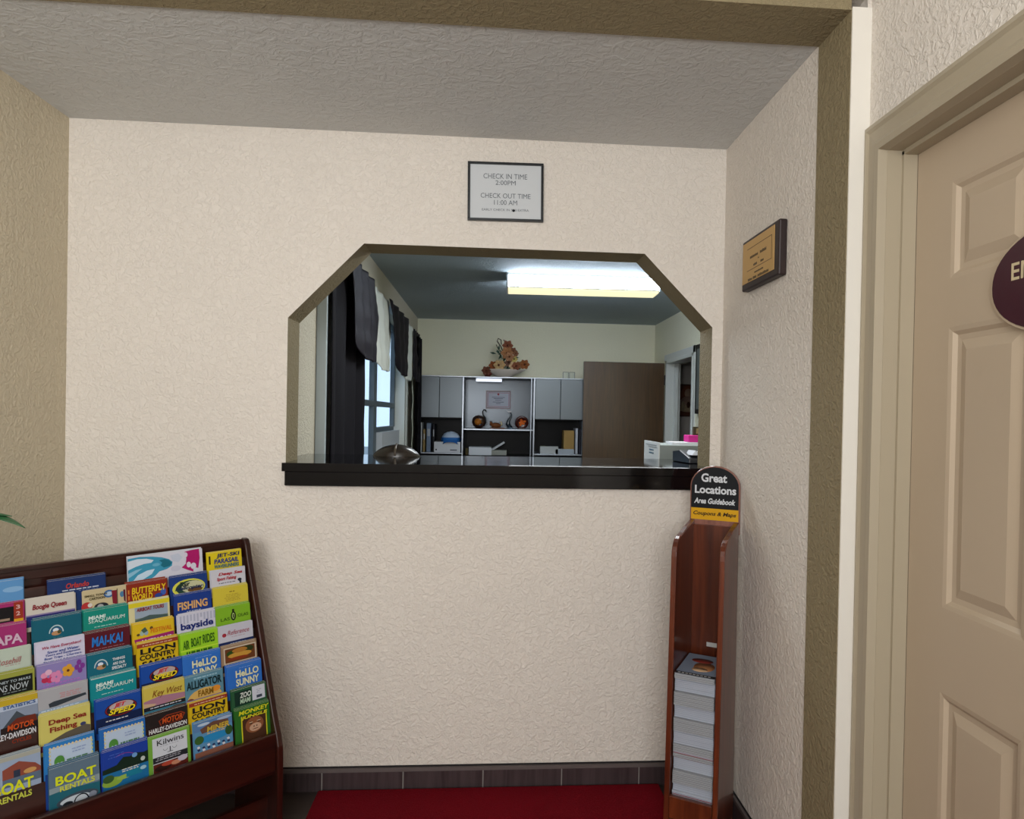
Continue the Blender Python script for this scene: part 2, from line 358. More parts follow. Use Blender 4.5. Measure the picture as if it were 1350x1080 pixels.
# plaque on the right wall
PL = thing('wall_plaque', 'brass faced plaque on dark wood board on the right wall', 'plaque', (XR, -.409, 1.845))
M_PW = wood('plaque_wood', '180b0c', '2a1410', .5, coat=0)
b = MB(); b.box((-.026, -.150, 0), (0, .150, .170), M_PW); b.build('board', PL, bevel=.005)
b = MB(); b.box((-.0275, -.118, .022), (-.0255, .143, .160), mat('brass_plate', 'c29a58', .45, .1)); b.build('brass_plate', PL, bevel=.001)
b = MB(); MP = Matrix(((0, 0, -1, -.0275), (-1, 0, 0, 0), (0, 1, 0, 0), (0, 0, 0, 1))); g = mat('engraving', '4c3b1c', .5)
for x0, x1, z0, z1 in ((-.10, .10, .133, .1345), (-.10, .10, .060, .0615), (.0985, .10, .060, .134)): b.box((x0, z0, 0), (x1, z1, .0006), g, MP)
# the engraved lines are too small to read in the photograph; drawn as dashes of word length
for zc, hh, words in ((.103, .010, ((-.075, -.005), (.008, .062))), (.088, .006, ((-.008, .004),)), (.073, .009, ((-.045, -.012), (.014, .042))), (.046, .006, ((-.035, .04),)), (.030, .009, ((-.09, -.055), (-.048, -.015), (-.008, .08)))):
    for x0, x1 in words:
        x = x0
        while x < x1-.003:
            b.box((x, zc-hh/2, 0), (x+.0034, zc+hh/2*random.uniform(.3, 1), .0005), g, MP); x += .0052
b.build('engraved_lines', PL)

# ------------------------------------------------------------------ carpet
m = stucco('red_carpet', '8a0c1e', scale=220, dist=.004, strength=1, var=.15, rough=.95, spec=.1)
b = MB(); b.box((-.612, -2.3, 0), (.66, -.022, .012), m); o = b.build('carpet', bevel=.004); tag(o, 'dark red carpet runner on tile floor below the hatch', 'carpet')

# ------------------------------------------------------------------ brochure rack (across the left corner)
PHI = math.radians(45.6)
R_ = Vector((math.sin(PHI), math.cos(PHI), 0)); N_ = Vector((math.cos(PHI), -math.sin(PHI), 0)); Z_ = Vector((0, 0, 1))
TR = Vector((-.8427, -.1828, .9632))
SL = Vector((.26219, -.26774, -.93713)).normalized()
LW = .835                                         # inner width, seven pockets
BR = thing('brochure_rack', 'dark mahogany stepped brochure rack across the left corner', 'rack', (TR.x, TR.y, 0), math.atan2(R_.y, R_.x))
# local frame: +x = viewer's right, -y = out of the corner, so a point (p, a, z) -> (-p, -a, z)
def prof_a(z): return max(0, (.963-z)*.405)
b = MB(); back = MB()
for x0, x1 in ((.006, .026), (-LW-.02, -LW)):
    pts = [(.035, .0), (.035, .93), (.030, .955), (.015, .968), (-.004, .966), (-.016, .948)]
    for zz in (.90, .80, .68, .546, .415): pts.append((-(prof_a(zz)+.006), zz))
    pts += [(-.248, .375), (-.260, .34), (-.263, .30), (-.263, .0)]
    b = MB(); b.prism(pts, 'X', x0, x1, M_MAHOG); b.build('side_panel', BR, bevel=.004)
b = MB(); b.box((-LW, .014, .20), (.006, .028, .955), M_MAHOGX); b.build('back_panel', BR)
b = MB(); b.box((-LW, -.235, .262), (.006, -.253, .383), M_MAHOGX); b.build('front_board', BR, bevel=.004)
b = MB(); b.box((-LW, -.243, .250), (.006, .005, .262), M_MAHOGX); b.build('bottom_shelf', BR)
b = MB(); b.box((-LW, -.20, .05), (.006, -.185, .16), M_MAHOGX); b.build('toe_board', BR)
b = MB(); b.box((-LW, .011, .925), (.006, .0139, .958), M_MAHOGX); b.box((-LW, .010, .950), (.006, .029, .964), M_MAHOGX); b.build('top_rail', BR, bevel=.003)
TILT = math.radians(9)
T_ = (Z_*math.cos(TILT) - N_*math.sin(TILT)).normalized(); O_ = R_.cross(T_).normalized()
QROW = [.031, .091, .149, .211, .270, .335, .397, .472, .532]
rackM = Matrix.Translation((TR.x, TR.y, 0)) @ Matrix.Rotation(math.atan2(R_.y, R_.x), 4, 'Z')
def pocket_matrix(p, q, back_=0, up=0):            # top-left corner of a leaflet: x right, y up the leaflet, z outwards
    o = TR - R_*p + SL*q - O_*back_ + T_*up
    M = Matrix((R_.to_4d(), T_.to_4d(), O_.to_4d(), (0, 0, 0, 1))).transposed()
    for i in range(3): M[3][i] = 0
    M.translation = o; return M
inv = rackM.inverted()
for r, q in enumerate(QROW):
    M = inv @ pocket_matrix(LW, q, .0105, 0)
    hgt = .20 if r < 6 else .24 - max(0, (q-.40))*.45
    b = MB(); b.box((0, -hgt, -.003), (LW+.005, -.028, 0), M_MAHOGX, M); b.build('tier', BR)

# ------------------------------------------------------------------ leaflets
def E(cx, cy, rx, ry, n=20): return [(cx+rx*math.cos(2*PI*i/n), cy+ry*math.sin(2*PI*i/n)) for i in range(n)]
LW1 = .112
NAVY, YEL, RED, WHT, BLK = '1c2f6b', 'e6cf1f', 'a3242c', 'dcdce0', '15151a'
def r(x0, y0, x1, y1, c): return ('p', [(x0*112, -y0), (x1*112, -y0), (x1*112, -y1), (x0*112, -y1)], c)
def e(cx, cy, rx, ry, c): return ('p', [(x, -y) for x, y in E(cx*112, cy, rx*112, ry)], c)
def pg(pts, c): return ('p', [(x*112, -y) for x, y in pts], c)
def t(s, x0, x1, y0, y1, c, sh=0, bo=.03): return ('t', s, x0*112, -y1, x1*112, -y0, c, sh, min(bo, .03))
def lines(x0, x1, y0, n, dy, c, th=1.2):
    out = []
    for i in range(n):
        a = x0 + random.uniform(0, .06); z = x1 - random.uniform(0, .10); x = a
        while x < z:
            x2 = min(z, x+random.uniform(.03, .12)); out.append(r(x, y0+i*dy, x2, y0+i*dy+th, c)); x = x2+.02
    return out
def lion(): return [r(0, 0, 1, 9, '9a3a22'), *lines(.1, .95, 4, 1, 4, 'd8b8a0', 2), t('LION', .07, .93, 12, 25, BLK, 0, .08), t('COUNTRY', .05, .93, 27, 39, BLK, 0, .06), t('SAFARI', .1, .9, 42, 55, BLK, 0, .06), e(.5, 80, .3, 25, 'c08a40')]
def jets(): return [r(0, 40, 1, 70, '0c1f4a'), e(.55, 27, .36, 17, BLK), e(.55, 27, .345, 15.6, '8a1a28'), e(.55, 27, .32, 14, '1a1420'), e(.56, 21, .27, 9, 'b8a8a8'), t('JET', .38, .66, 14, 25, 'd0202c', .3, .05), t('SPEED', .27, .86, 25, 37, 'f0d820', .3, .07), *lines(.2, .7, 48, 1, 3, WHT, 2)]
def hello(): return [r(.0, 0, 1, 6, '3a74c8'), *lines(.3, .8, 9, 1, 3, '9ab8e0', .9), t('HeLLO', .24, .90, 14, 32, 'e4e4b8', 0, .04), t('SUNNY', .24, .90, 36, 54, 'e4e4b8', 0, .04), e(.5, 90, .3, 25, 'e0c050')]
def stamp():
    o = [r(.09, 9, .95, 52, 'b9cbe0')]
    for i in range(12): o += [e(.11+i*.074, 9, .025, 2.6, 'd8c8a0'), e(.11+i*.074, 52, .025, 2.6, 'c8d090')]
    for i in range(5): o += [e(.10, 15+i*8, .02, 2.6, 'd0c890'), e(.94, 15+i*8, .02, 2.6, 'c8d090')]
    return o + [e(.28, 38, .10, 11, '4c8a3a'), r(.18, 38, .38, 50, '4c8a3a'), r(.24, 41, .27, 50, 'b9cbe0'), r(.31, 41, .34, 50, 'b9cbe0'), *lines(.42, .88, 39, 1, 3, '4a7a58', 6), *lines(.5, .85, 20, 2, 6, '8898c8', 1.5), r(0, 58, 1, 130, '17408a')]
def seaq(): return [t('MIAMI', .10, .48, 12, 20, 'd8efe8', .1, .06), t('SEAQUARIUM', .10, .92, 20, 30, 'd8efe8', .1, .07), *lines(.2, .75, 38, 1, 3, 'b8e0d8', 1.3), r(0, 60, 1, 200, '0a6f78')]
def arc(cx, cy, R, rr, c, a0=0, a1=PI, n=14):
    o = [(cx*112+R*math.cos(a0+(a1-a0)*i/n), -cy+R*math.sin(a0+(a1-a0)*i/n)) for i in range(n+1)]
    o += [(cx*112+rr*math.cos(a1-(a1-a0)*i/n), -cy+rr*math.sin(a1-(a1-a0)*i/n)) for i in range(n+1)]
    return ('p', o, c)
def emblem(cx, cy): return [arc(cx, cy, 17, 14.5, 'b8ccd0'), e(cx, cy-3, .10, 9, '2c5a8a'), e(cx-.01, cy-6, .06, 4, 'd8e4ec'), e(cx+.0, cy+1, .10, 5, 'b88a60'), e(cx+.06, cy-1, .04, 4, '4a4a28')]
def boat(): return [r(0, 0, 1, 200, '5f7486'), r(0, 48, 1, 64, '8a9aa0'), pg([(0, 62), (.35, 60), (1, 68), (1, 100), (0, 110)], '1f6272')] 
def harley(): return [r(0, 0, 1, 70, '241c1c'), pg([(.30, 18), (.5, 9), (.85, 10), (.95, 16), (.85, 30), (.35, 32)], '8c3418'), pg([(.33, 19), (.5, 11.5), (.84, 12), (.91, 17), (.83, 28), (.37, 30)], '2a1612'), t('MOTOR', .38, .88, 14, 27, 'c8501c', .1, .05), r(.02, 30, 1, 46, '2a0e10'), t('HARLEY-DAVIDSON', .06, .97, 32, 43, 'd8d8d8', 0, .05), t('CYCLES', .3, .75, 49, 58, 'c8501c', 0, .05)]
# column, row, base colour, words for the label, art, optional (width, p shift, q shift)
LF = [
 (5, 0, YEL, 'yellow leaflet with navy and teal capitals at the top of the right-hand column', [t('JET-SKI', .25, .93, 4, 17, '14245a', .1, .06), t('PARASAIL', .18, .90, 18, 31, '1d3a86', .1, .05), t('WAVERUNNERS', .18, .90, 33, 43, '186a80', .1, .05), r(.04, 8, .09, 30, '303018')]),
 (5, 1, 'd4d4dc', 'white leaflet with red slanted deep sea sport fishing lettering', [t('Deep Sea', .2, .9, 7, 17, 'b82030', .25, .05), t('Sport Fishing', .15, .72, 19, 30, 'b82030', .25, .03), *lines(.2, .7, 34, 1, 3, '606070', 2), e(.82, 32, .06, 4, '202838'), pg([(.80, 34), (.86, 34), (.88, 50), (.83, 48)], '202838'), e(.4, 48, .14, 2.5, '8a8a98')]),
 (5, 2, 'd8c640', 'plain yellow leaflet with fine brown print, above the lime green one', [*lines(.45, .65, 12, 1, 3, '8a7428', 2.5), *lines(.3, .8, 20, 5, 4, 'a48c34', 1.2), *lines(.2, .95, 46, 1, 4, '3a6a20', 7)]),
 (5, 3, '84b828', 'lime green leaflet with a small dark bottle emblem', [t('LAS', .13, .38, 28, 36, '2c4a14', 0, 0), t('OLAS', .62, .92, 24, 32, '2c4a14', 0, 0), e(.50, 27, .075, 12, '16200e'), r(.47, 9, .53, 18, '16200e'), e(.50, 27, .04, 8, 'b8d080'), t('R', .475, .53, 22, 33, '16200e')]),
 (5, 4, 'c8c8d4', 'white leaflet with red script and a navy strip at its foot', [t('Reference', .25, .88, 14, 26, 'b05060', .3, -.0), e(.17, 24, .06, 5, 'a83040'), *lines(.35, .8, 31, 1, 2, 'b08890', 1), r(0, 42, 1, 60, '1c2c5c'), *lines(.3, .8, 47, 1, 3, 'b0b8d0', 3)]),
 (5, 5, 'a08468', 'brown leaflet with a pale framed burger picture', [r(.05, 4, .97, 44, 'd0c4b0'), r(.08, 7, .94, 42, '6a3c1e'), e(.3, 20, .18, 8, '2c4a18'), e(.72, 16, .18, 8, '2c3a18'), e(.5, 26, .34, 7, 'c8963c'), e(.45, 34, .30, 4, '8a3418'), e(.5, 15, .22, 6, 'b07830'), r(.0, 46, 1, 64, '241c20'), *lines(.1, .5, 48, 1, 3, 'c8a878', 6)]),
 (5, 6, '2f6fc8', 'blue leaflet lettered HeLLO in the right-hand column', hello()),
 (5, 7, '2a5a3a', 'dark green zoo leaflet with a white address sticker', [r(.08, 5, .55, 40, '123026'), t('ZOO', .22, .54, 9, 22, 'dce4dc', .1, .06), t('MIAMI', .22, .52, 24, 36, 'b8d4b8', .1, .05), r(.58, 2, .95, 37, 'd0d4e0'), *lines(.66, .88, 12, 3, 4, '707890', 1), r(.70, 26, .86, 33, '404858'), r(0, 46, 1, 70, '28622c')]),
 (5, 8, '2c6a24', 'green leaflet with yellow lettering over a monkey face', [r(.17, 17, .90, 150, 'd8d028'), r(.20, 20, .87, 150, '4a2c1c'), r(.0, 3, 1, 22, '2c6a24'), t('MONKEY', .10, .97, 4, 17, 'dcd828', .15, .04), t('JUNGLE', .16, .92, 22, 34, 'e0d828', .15, .06), e(.54, 56, .26, 24, '8c5434'), e(.44, 48, .05, 4, '2a1810'), e(.66, 48, .05, 4, '2a1810'), e(.44, 47, .06, 1.5, 'd8b090'), e(.66, 47, .06, 1.5, 'd8b090'), e(.56, 64, .17, 12, 'c8a084'), e(.52, 61, .02, 2, '402018'), e(.60, 61, .02, 2, '402018'), e(.56, 69, .09, 1.2, '6a3020')]),
 (4, 1, '1d3c80', 'navy leaflet with a yellow oval badge, beside the butterfly one', [e(.5, 31, .44, 22, 'd8d850'), e(.53, 31, .38, 18, '28483c'), e(.60, 30, .30, 15, 'c8c8a0'), e(.66, 38, .2, 6, '6a4a28'), t('Tour', .25, .52, 15, 27, '20301c', .3, .04), t('Helicopter', .12, .88, 26, 38, '1c2c50', .3, .04)]),
 (4, 2, '1c3c8c', 'navy leaflet lettered FISHING in orange', [t('FISHING', .08, .88, 18, 38, 'e0b070', 0, .05), *lines(.3, .7, 43, 1, 3, 'c8d0e0', 1.5), r(.05, 52, .95, 62, 'c84c90'), *lines(.15, .9, 48, 1, 3, 'd86ca0', 3)]),
 (4, 3, 'd4d4e4', 'white leaflet with bold navy lowercase lettering over a black strip', [*[r(.05+i*.09, 2, .10+i*.09, 12+random.random()*12, 'b4b8cc') for i in range(11)], t('bayside', .06, .93, 20, 42, '1c2c74', 0, .05), r(.05, 43, .96, 56, '181c28'), *lines(.1, .9, 48, 1, 3, '8890a0', 1.2), r(.2, 58, .9, 66, '5090a0')]),
 (4, 4, '9cd428', 'bright lime leaflet lettered AIR BOAT RIDES', [t('AIR', .06, .22, 15, 37, '2c6014', 0, .02), t('BOAT', .27, .54, 12, 34, '2c6014', 0, .02), t('RIDES', .58, .90, 9, 31, '2c6014', 0, .02), *lines(.1, .85, 44, 1, 4, '2c6014', 6), r(0, 39, 1, 41, 'd0e848')]),
 (4, 5, '2f70c8', 'blue leaflet lettered HeLLO above the alligator one', hello()),
 (4, 6, '5c8ca0', 'grey-blue alligator farm leaflet with an orange arch', [*lines(.2, .95, 5, 1, 3, '9cc0d0', 3), t('ALLIGATOR', .03, .95, 11, 31, '142c30', 0, .04), e(.5, 60, .46, 27, 'd8b060'), e(.8, 42, .12, 7, 'e09030'), t('FARM', .32, .72, 37, 52, '8c6418', 0, .05), e(.12, 58, .1, 6, '7a3c30'), r(0, 56, 1, 62, '9080a0')]),
 (4, 7, 'd8b418', 'yellow leaflet with heavy black capitals, the lower one beside the zoo leaflet', lion()),
 (4, 8, '5a90b8', 'blue adventure golf leaflet with gold lettering and checked flags', [r(0, 0, 1, 26, '5880b0'), e(.25, 8, .16, 4, 'b8c8d8'), e(.8, 6, .2, 4, 'a8b8d0'), pg([(.15, 20), (.5, 7), (.9, 12), (.9, 30), (.2, 34)], '6a4838'), t('MINER', .32, .92, 18, 34, 'd0b040', .1, .05), *lines(.3, .85, 37, 1, 3, 'c8b888', 3), e(.5, 52, .42, 11, '2888c0'), e(.12, 50, .12, 12, '38602c'), e(.9, 46, .1, 14, '2c5028'), *[pg([(.05+i*.13, 68+(i % 2)*4), (.11+i*.13, 66+(i % 2)*4), (.14+i*.13, 72+(i % 2)*4), (.08+i*.13, 74+(i % 2)*4)], ('d8d8e0', '283058')[i % 2]) for i in range(7)], *[pg([(.05+i*.13, 75+(i % 2)*3), (.11+i*.13, 73+(i % 2)*3), (.14+i*.13, 79+(i % 2)*3), (.08+i*.13, 81+(i % 2)*3)], ('283058', 'd8d8e0')[i % 2]) for i in range(7)], r(0, 84, 1, 110, '8c5a48')]),
 (3, 1, '8c2c18', 'brick red leaflet with yellow capitals and a blue butterfly', [r(.04, 14, .07, 24, 'd88830'), r(.04, 28, .07, 38, 'd88830'), t('BUTTERFLY', .12, .97, 10, 26, 'e8c020', .1, .05), t('WORLD', .12, .62, 27, 43, 'e8c020', .1, .05), e(.9, 30, .07, 9, '3c5cb0'), e(.78, 38, .10, 6, '28408c'), *lines(.2, .6, 50, 1, 3, 'd8c8b8', 4)]),
 (3, 2, 'd8d0a0', 'pale leaflet with a boat photograph and red airboat tours lettering', [r(0, 0, 1, 11, 'd8c828'), r(.14, 12, .95, 60, '98a8b8'), r(.14, 38, .95, 60, '7c8470'), pg([(.14, 42), (.5, 34), (.95, 40), (.95, 48), (.14, 50)], '485c58'), t('AIRBOAT TOURS', .18, .85, 13, 22, '8c1c18', .1, .06)]),
 (3, 3, 'dcb820', 'yellow leaflet with a magenta band lettered AMERICA\'S', [e(.22, 24, .05, 6, 'a0b8a8'), e(.32, 24, .05, 6, '90a8b8'), pg([(.2, 16), (.3, 10), (.36, 20), (.26, 24)], '486050'), e(.13, 26, .04, 3, '604c20'), e(.45, 15, .04, 4, '604c20'), t('FESTIVAL', .42, .95, 16, 27, 'd87818', .1, .02), pg([(.03, 36), (1, 32), (1, 60), (.1, 60)], '9c2468'), t("AMERICA'S", .14, .93, 39, 52, 'dcd0dc', .2, .07)]),
 (3, 4, 'd8b418', 'yellow leaflet with heavy black capitals, the upper one beside the lime leaflet', lion()),
 (3, 5, '1548a0', 'royal blue leaflet with red and yellow oval badge, upper of two', jets()),
 (3, 6, 'd0bc50', 'pale gold leaflet with brown script over a beach strip', [t('Key West', .2, .93, 9, 28, '8a5020', .35, .0), pg([(0, 30), (.4, 24), (1, 30), (1, 42), (0, 46)], 'a8788c'), pg([(0, 34), (.3, 40), (.2, 48), (0, 50)], 'c8a888'), r(0, 44, 1, 53, '181c28'), *lines(.12, .95, 47, 1, 3, 'c0c0c8', 2.4), r(0, 53, 1, 72, '3c7c94'), pg([(.5, 60), (.75, 54), (1, 56), (1, 72), (.5, 72)], '4a4a48')]),
 (3, 7, '3a1c18', 'black and orange motorcycle leaflet under the gold script one', harley()),
 (3, 8, '74a83c', 'green bordered white leaflet with curling black script at the bottom', [r(.10, 6, .93, 150, 'd0d4dc'), t('Kilwins', .20, .84, 12, 27, '2c2c34', 0, .0), *lines(.22, .8, 31, 1, 2, '80848c', 1), arc(.40, 40, 6, 5, '4c5058', PI, 2*PI), arc(.62, 40, 6, 5, '4c5058', PI, 2*PI), r(.50, 38, .525, 52, '4c5058'), r(.44, 51, .58, 52.5, '4c5058'), r(.10, 58, .93, 74, '24242c'), *lines(.15, .85, 61, 2, 5, 'a8a8b0', 2.2), r(.10, 76, .93, 150, '5c2018'), e(.32, 90, .20, 8, '2c1410'), e(.45, 82, .16, 6, 'b04430'), e(.64, 86, .12, 6, 'c88868'), e(.80, 80, .12, 8, 'c0b8c8')]),
 (2, 1, 'c8b890', 'cream comic style leaflet with red and black figures', [t('SMALL TOWN', .05, .55, 10, 15, '504828', 0, .03), t('CARTOON', .15, .5, 17, 23, '504828', 0, .03), e(.10, 36, .12, 10, 'b03030'), e(.17, 34, .05, 5, 'd8d0c8'), e(.42, 40, .16, 8, '24242c'), e(.40, 40, .07, 5, 'a8a8a8'), e(.60, 14, .12, 9, '3c6aa0'), e(.60, 14, .08, 5, 'b0c4d8'), pg([(.66, 8), (.78, 8), (.78, 42), (.68, 38)], '7c1c2c'), e(.25, 50, .1, 5, 'b02c34'), r(.78, 5, .80, 60, '5a4c38'), e(.90, 20, .05, 7, '4c7ca0'), pg([(.93, 10), (.98, 10), (.98, 40), (.94, 36)], '5c1c2c')]),
 (2, 2, '108878', 'teal green leaflet with slanted white capitals, above the maroon one', seaq()),
 (2, 3, '581420', 'maroon leaflet with electric blue lettering', [t('MAI-KAI', .14, .84, 10, 32, '2c78c8', .1, .08), *lines(.1, .9, 38, 2, 5, 'a06870', 1.4), r(.25, 52, .9, 64, '181418'), *lines(.45, .8, 52, 1, 3, 'c8c0c0', 6)]),
 (2, 4, '0f6478', 'dark teal leaflet with an arched emblem and white print', [*emblem(.30, 31), t('THINGS', .55, .83, 17, 23, 'd8e0e4', 0, .05), t('ARE OUR', .55, .83, 27, 33, 'd8e0e4', 0, .05), t('SPECIALTY', .53, .86, 36, 43, 'd8e0e4', 0, .05), *lines(.15, .92, 51, 1, 3, 'b8b068', 3)]),
 (2, 5, '0c8890', 'teal leaflet with slanted white capitals, below the arched emblem one', [r(0, 0, 1, 1.5, 'c8d0cc'), *seaq()]),
 (2, 6, '1548a0', 'royal blue leaflet with red and yellow oval badge, lower of two', jets()),
 (2, 7, '2468b4', 'sky blue leaflet with a postage stamp design, above the palm island one', stamp()),
 (2, 8, '1c3c9c', 'deep blue leaflet showing dark trees and a turquoise pool', [r(0, 0, 1, 40, '1a3c9c'), arc(.45, 60, 44, 42.5, '8c3c80', .7, 2.0), *lines(.1, .5, 12, 2, 7, '5c7cd0', 1), pg([(.3, 42), (.45, 26), (.6, 30), (.7, 24), (.9, 30), (1, 28), (1, 62), (0, 66), (0, 46)], '12281c'), e(.7, 30, .06, 6, '6c9cd0'), e(.88, 46, .05, 6, 'c0c8c0'), r(0, 58, 1, 100, '1c6ca0'), *lines(.4, .8, 58, 2, 5, 'd8d8c8', 2.5), e(.2, 82, .22, 12, '8cac40'), e(.12, 72, .12, 10, '38582c'), e(.45, 78, .16, 6, '98b850'), r(.5, 66, .85, 82, '187c98'), e(.88, 70, .07, 5, 'a0c8d8')]),
 (1, 1, 'cfc8bc', 'off-white leaflet with dark red script above a navy band', [t('Boogie Queen', .12, .82, 12, 27, '8c1c2c', .2, .06), r(0, 37, 1, 60, '24286c'), r(0, 34, 1, 37, '8c7ca0')]),
 (1, 2, '0e5c70', 'dark teal leaflet with only an arched emblem', [*emblem(.47, 34), *lines(.35, .65, 44, 1, 3, '406c78', 2)]),
 (1, 3, 'd0cce0', 'white leaflet with one red and five blue lines of print', [t('We Have Everything!', .12, .92, 9, 17, 'b04060', .15, .02), t('Snow and Water', .22, .88, 20, 26, '34509c', .1, .02), t('Tours and Equipment', .18, .9, 27, 33, '34509c', .1, .02), t('Boat Trips - Charters', .16, .92, 34, 40, '34509c', .1, .02), t('Sports and Adventures', .14, .92, 41, 47, '34509c', .1, .02), t('Tickets and Equipment', .14, .86, 48, 54, '34509c', .1, .02)]),
 (1, 4, '8c80b8', 'lilac leaflet covered in pink and orange flowers', [*[e(.22+.09*math.cos(a), 26+9*math.sin(a), .07, 6, c) for a, c in zip((0, 1.2, 2.4, 3.6, 4.8), ('d06090', 'c83060', 'b82c50', 'e090b0', 'e0b0c8'))], *[e(.38+.07*math.cos(a), 30+8*math.sin(a), .055, 6, 'd884b0') for a in (0, 1.3, 2.6, 3.9, 5.2)], *[e(.62+.07*math.cos(a), 22+8*math.sin(a), .06, 6, 'd89c30') for a in (0, 1.2, 2.4, 3.7, 5)], e(.62, 22, .03, 3, '5c2c18'), *[e(.86+.06*math.cos(a), 18+9*math.sin(a), .05, 6, '7c3490') for a in (0, 1.5, 3, 4.5)], *lines(.1, .9, 42, 2, 6, 'b070c0', 3)]),
 (1, 5, 'a8a8ac', 'grey leaflet with a dark boat on pale water', [*lines(.4, .9, 12, 3, 4, 'b88c90', 2.5), pg([(.2, 30), (.3, 27), (.95, 24), (.97, 29), (.35, 38), (.22, 38)], '303840'), r(0, 40, 1, 70, '8ca4bc'), *lines(.0, .9, 42, 2, 6, 'c8d4e0', 2)]),
 (1, 6, 'cfc468', 'cream yellow leaflet lettered Deep Sea Fishing in brown', [t('Deep Sea', .16, .92, 12, 26, '8c2c20', 0, .07), t('Fishing', .18, .72, 28, 42, '8c2c20', 0, .07), e(.85, 38, .06, 4, '38406c'), pg([(.15, 58), (.5, 46), (.9, 40), (1, 44), (1, 62), (.15, 64)], '5c5448'), r(0, 62, 1, 75, '7c2438')]),
 (1, 7, '2c7cc0', 'sky blue leaflet with a postage stamp design, left of its twin', stamp()),
 (1, 8, '3c6480', 'blue-grey leaflet lettered BOAT RENTALS in yellow, whole lettering in view', [*boat(), t('BOAT', .12, .93, 22, 45, 'd8e020', 0, .08), t('RENTALS', .20, .90, 49, 62, 'd0d44c', 0, .04), e(.55, 92, .42, 16, '404c58'), e(.5, 92, .3, 10, 'c8d0d8'), e(.35, 98, .10, 6, '20242c'), arc(.62, 100, 17, 14, '141c28'), e(.85, 94, .08, 8, '8890a0')]),
 (0, 0, '5c94c8', 'pale sky blue leaflet behind the magenta one at the left edge', [e(.8, 20, .2, 6, '84b0d8')]),
 (0, 1, 'a02868', 'magenta leaflet with a black panel and a brick red strip', [r(.06, 8, .80, 40, '100c10'), r(.80, 0, .98, 40, '98301c'), t('3', .84, .92, 6, 15, 'd8a8a0', 0, .05), t('2', .84, .92, 20, 29, 'd8a8a0', 0, .05), r(.80, 36, .98, 42, 'd8a020'), t('LS.', .34, .52, 14, 22, 'c8c0c0', .1, .04), r(.5, 32, .72, 37, '9c8470')]),
 (0, 2, 'a02c6c', 'plain magenta leaflet with large pale capitals at the left edge', [t('NAPA', .18, .92, 20, 40, 'd0b0c4', 0, .06), *lines(.4, .9, 46, 1, 3, '7c2058', 1.5)]),
 (0, 3, 'b8c4b4', 'pale green-white leaflet with red script at the left edge', [t('Rosehill', .35, .82, 18, 30, 'a85058', .3, 0), *lines(.5, .85, 33, 1, 3, 'b07c80', 1), r(0, 44, 1, 52, '1c4c64'), *lines(.3, .8, 50, 1, 3, '303c38', 5), r(0, 56, 1, 70, '98a048')]),
 (0, 4, '989c40', 'olive leaflet with thin white capitals on a black panel', [r(0, 10, .96, 46, '10140f'), t('JOURNEY TO MARS', .10, .92, 15, 22, 'a8b4b8', .1, .02), t('BEGINS NOW', .05, .88, 24, 37, 'c0c8cc', .1, .0), *lines(.35, .9, 40, 1, 3, '808c8c', 1.5)]),
 (0, 5, 'c0a424', 'motorcycle leaflet with mountain picture at the left edge', [r(0, 12, 1, 22, 'b8c4d8'), t('STATISTICS', .35, .95, 12, 19, '385c90', 0, .05), r(0, 22, 1, 120, '8894a8'), pg([(.35, 55), (.6, 27), (.75, 40), (1, 44), (1, 60), (.3, 60)], '404850'), pg([(.35, 60), (.6, 42), (.95, 42), (1, 66), (.3, 70)], '6c2818'), r(.3, 56, 1, 100, '241818'), t('MOTOR', .42, .92, 52, 64, 'c8501c', .1, .05), t('HARLEY-DAVIDSON', .05, .95, 68, 80, 'd8d8dc', 0, .05), t('CYCLES', .5, .86, 83, 91, '8c3018', 0, .05), r(0, 94, 1, 120, '90988c')]),
 (0, 7, '8c98a0', 'leaflet with a red house picture and BOAT RENTALS half cut by the left edge', [r(0, 0, 1, 200, '98a8c0'), r(0, 0, 1, 8, 'a8a89c'), pg([(.3, 24), (.6, 14), (.9, 26), (1, 36), (1, 44), (.3, 44)], '8c4838'), e(.8, 38, .12, 5, 'c89858'), r(.50, 30, .62, 48, '2c3448'), r(.3, 44, 1, 60, '5c6c80'), t('BOAT', .12, .86, 50, 72, 'd8dc20', 0, .08), t('RENTALS', .2, .82, 76, 88, 'c8cc4c', 0, .04), r(0, 92, 1, 200, '1c6070'), e(.5, 122, .4, 16, '8c98a0')]),
]
def leaflet_matrix(col, row, width=LW1, dp=0, dq=0, back_=0, up=0):
    dq0 = -.004*(col < 2)
    p = .058 + .119*(5-col) + .004*math.sin(col*2+row) + width/2 - (row-4)*.0015 + (.006 if col == 1 and row == 1 else 0) + dp
    return pocket_matrix(p, QROW[row]+dq, back_, up)
def paint(art, th):
    a, l = MB(), MB(); z = .00015
    for it in art:
        if it[0] == 'p':
            k = a.mi(pc(it[2])); vs = [a.bm.verts.new((x/1000, y/1000, th+z)) for x, y in it[1]]
            f = a.bm.faces.new(vs); f.material_index = k
            f.normal_update()
            if f.normal.z < 0: f.normal_flip()
            z += .00006
        else:
            _, s, x0, y0, x1, y1, c, sh, bo = it
            put_text(l, s, x0/1000, y0/1000, x1/1000, y1/1000, pc(c), Matrix(), th+.0026, bo, sh)
    return a, l
HL = .212
def stretch(art, k):
    return [('p', [(x, y*k) for x, y in i[1]], i[2]) if i[0] == 'p' else ('t', i[1], i[2], i[3]*k, i[4], i[5]*k, *i[6:]) for i in art]
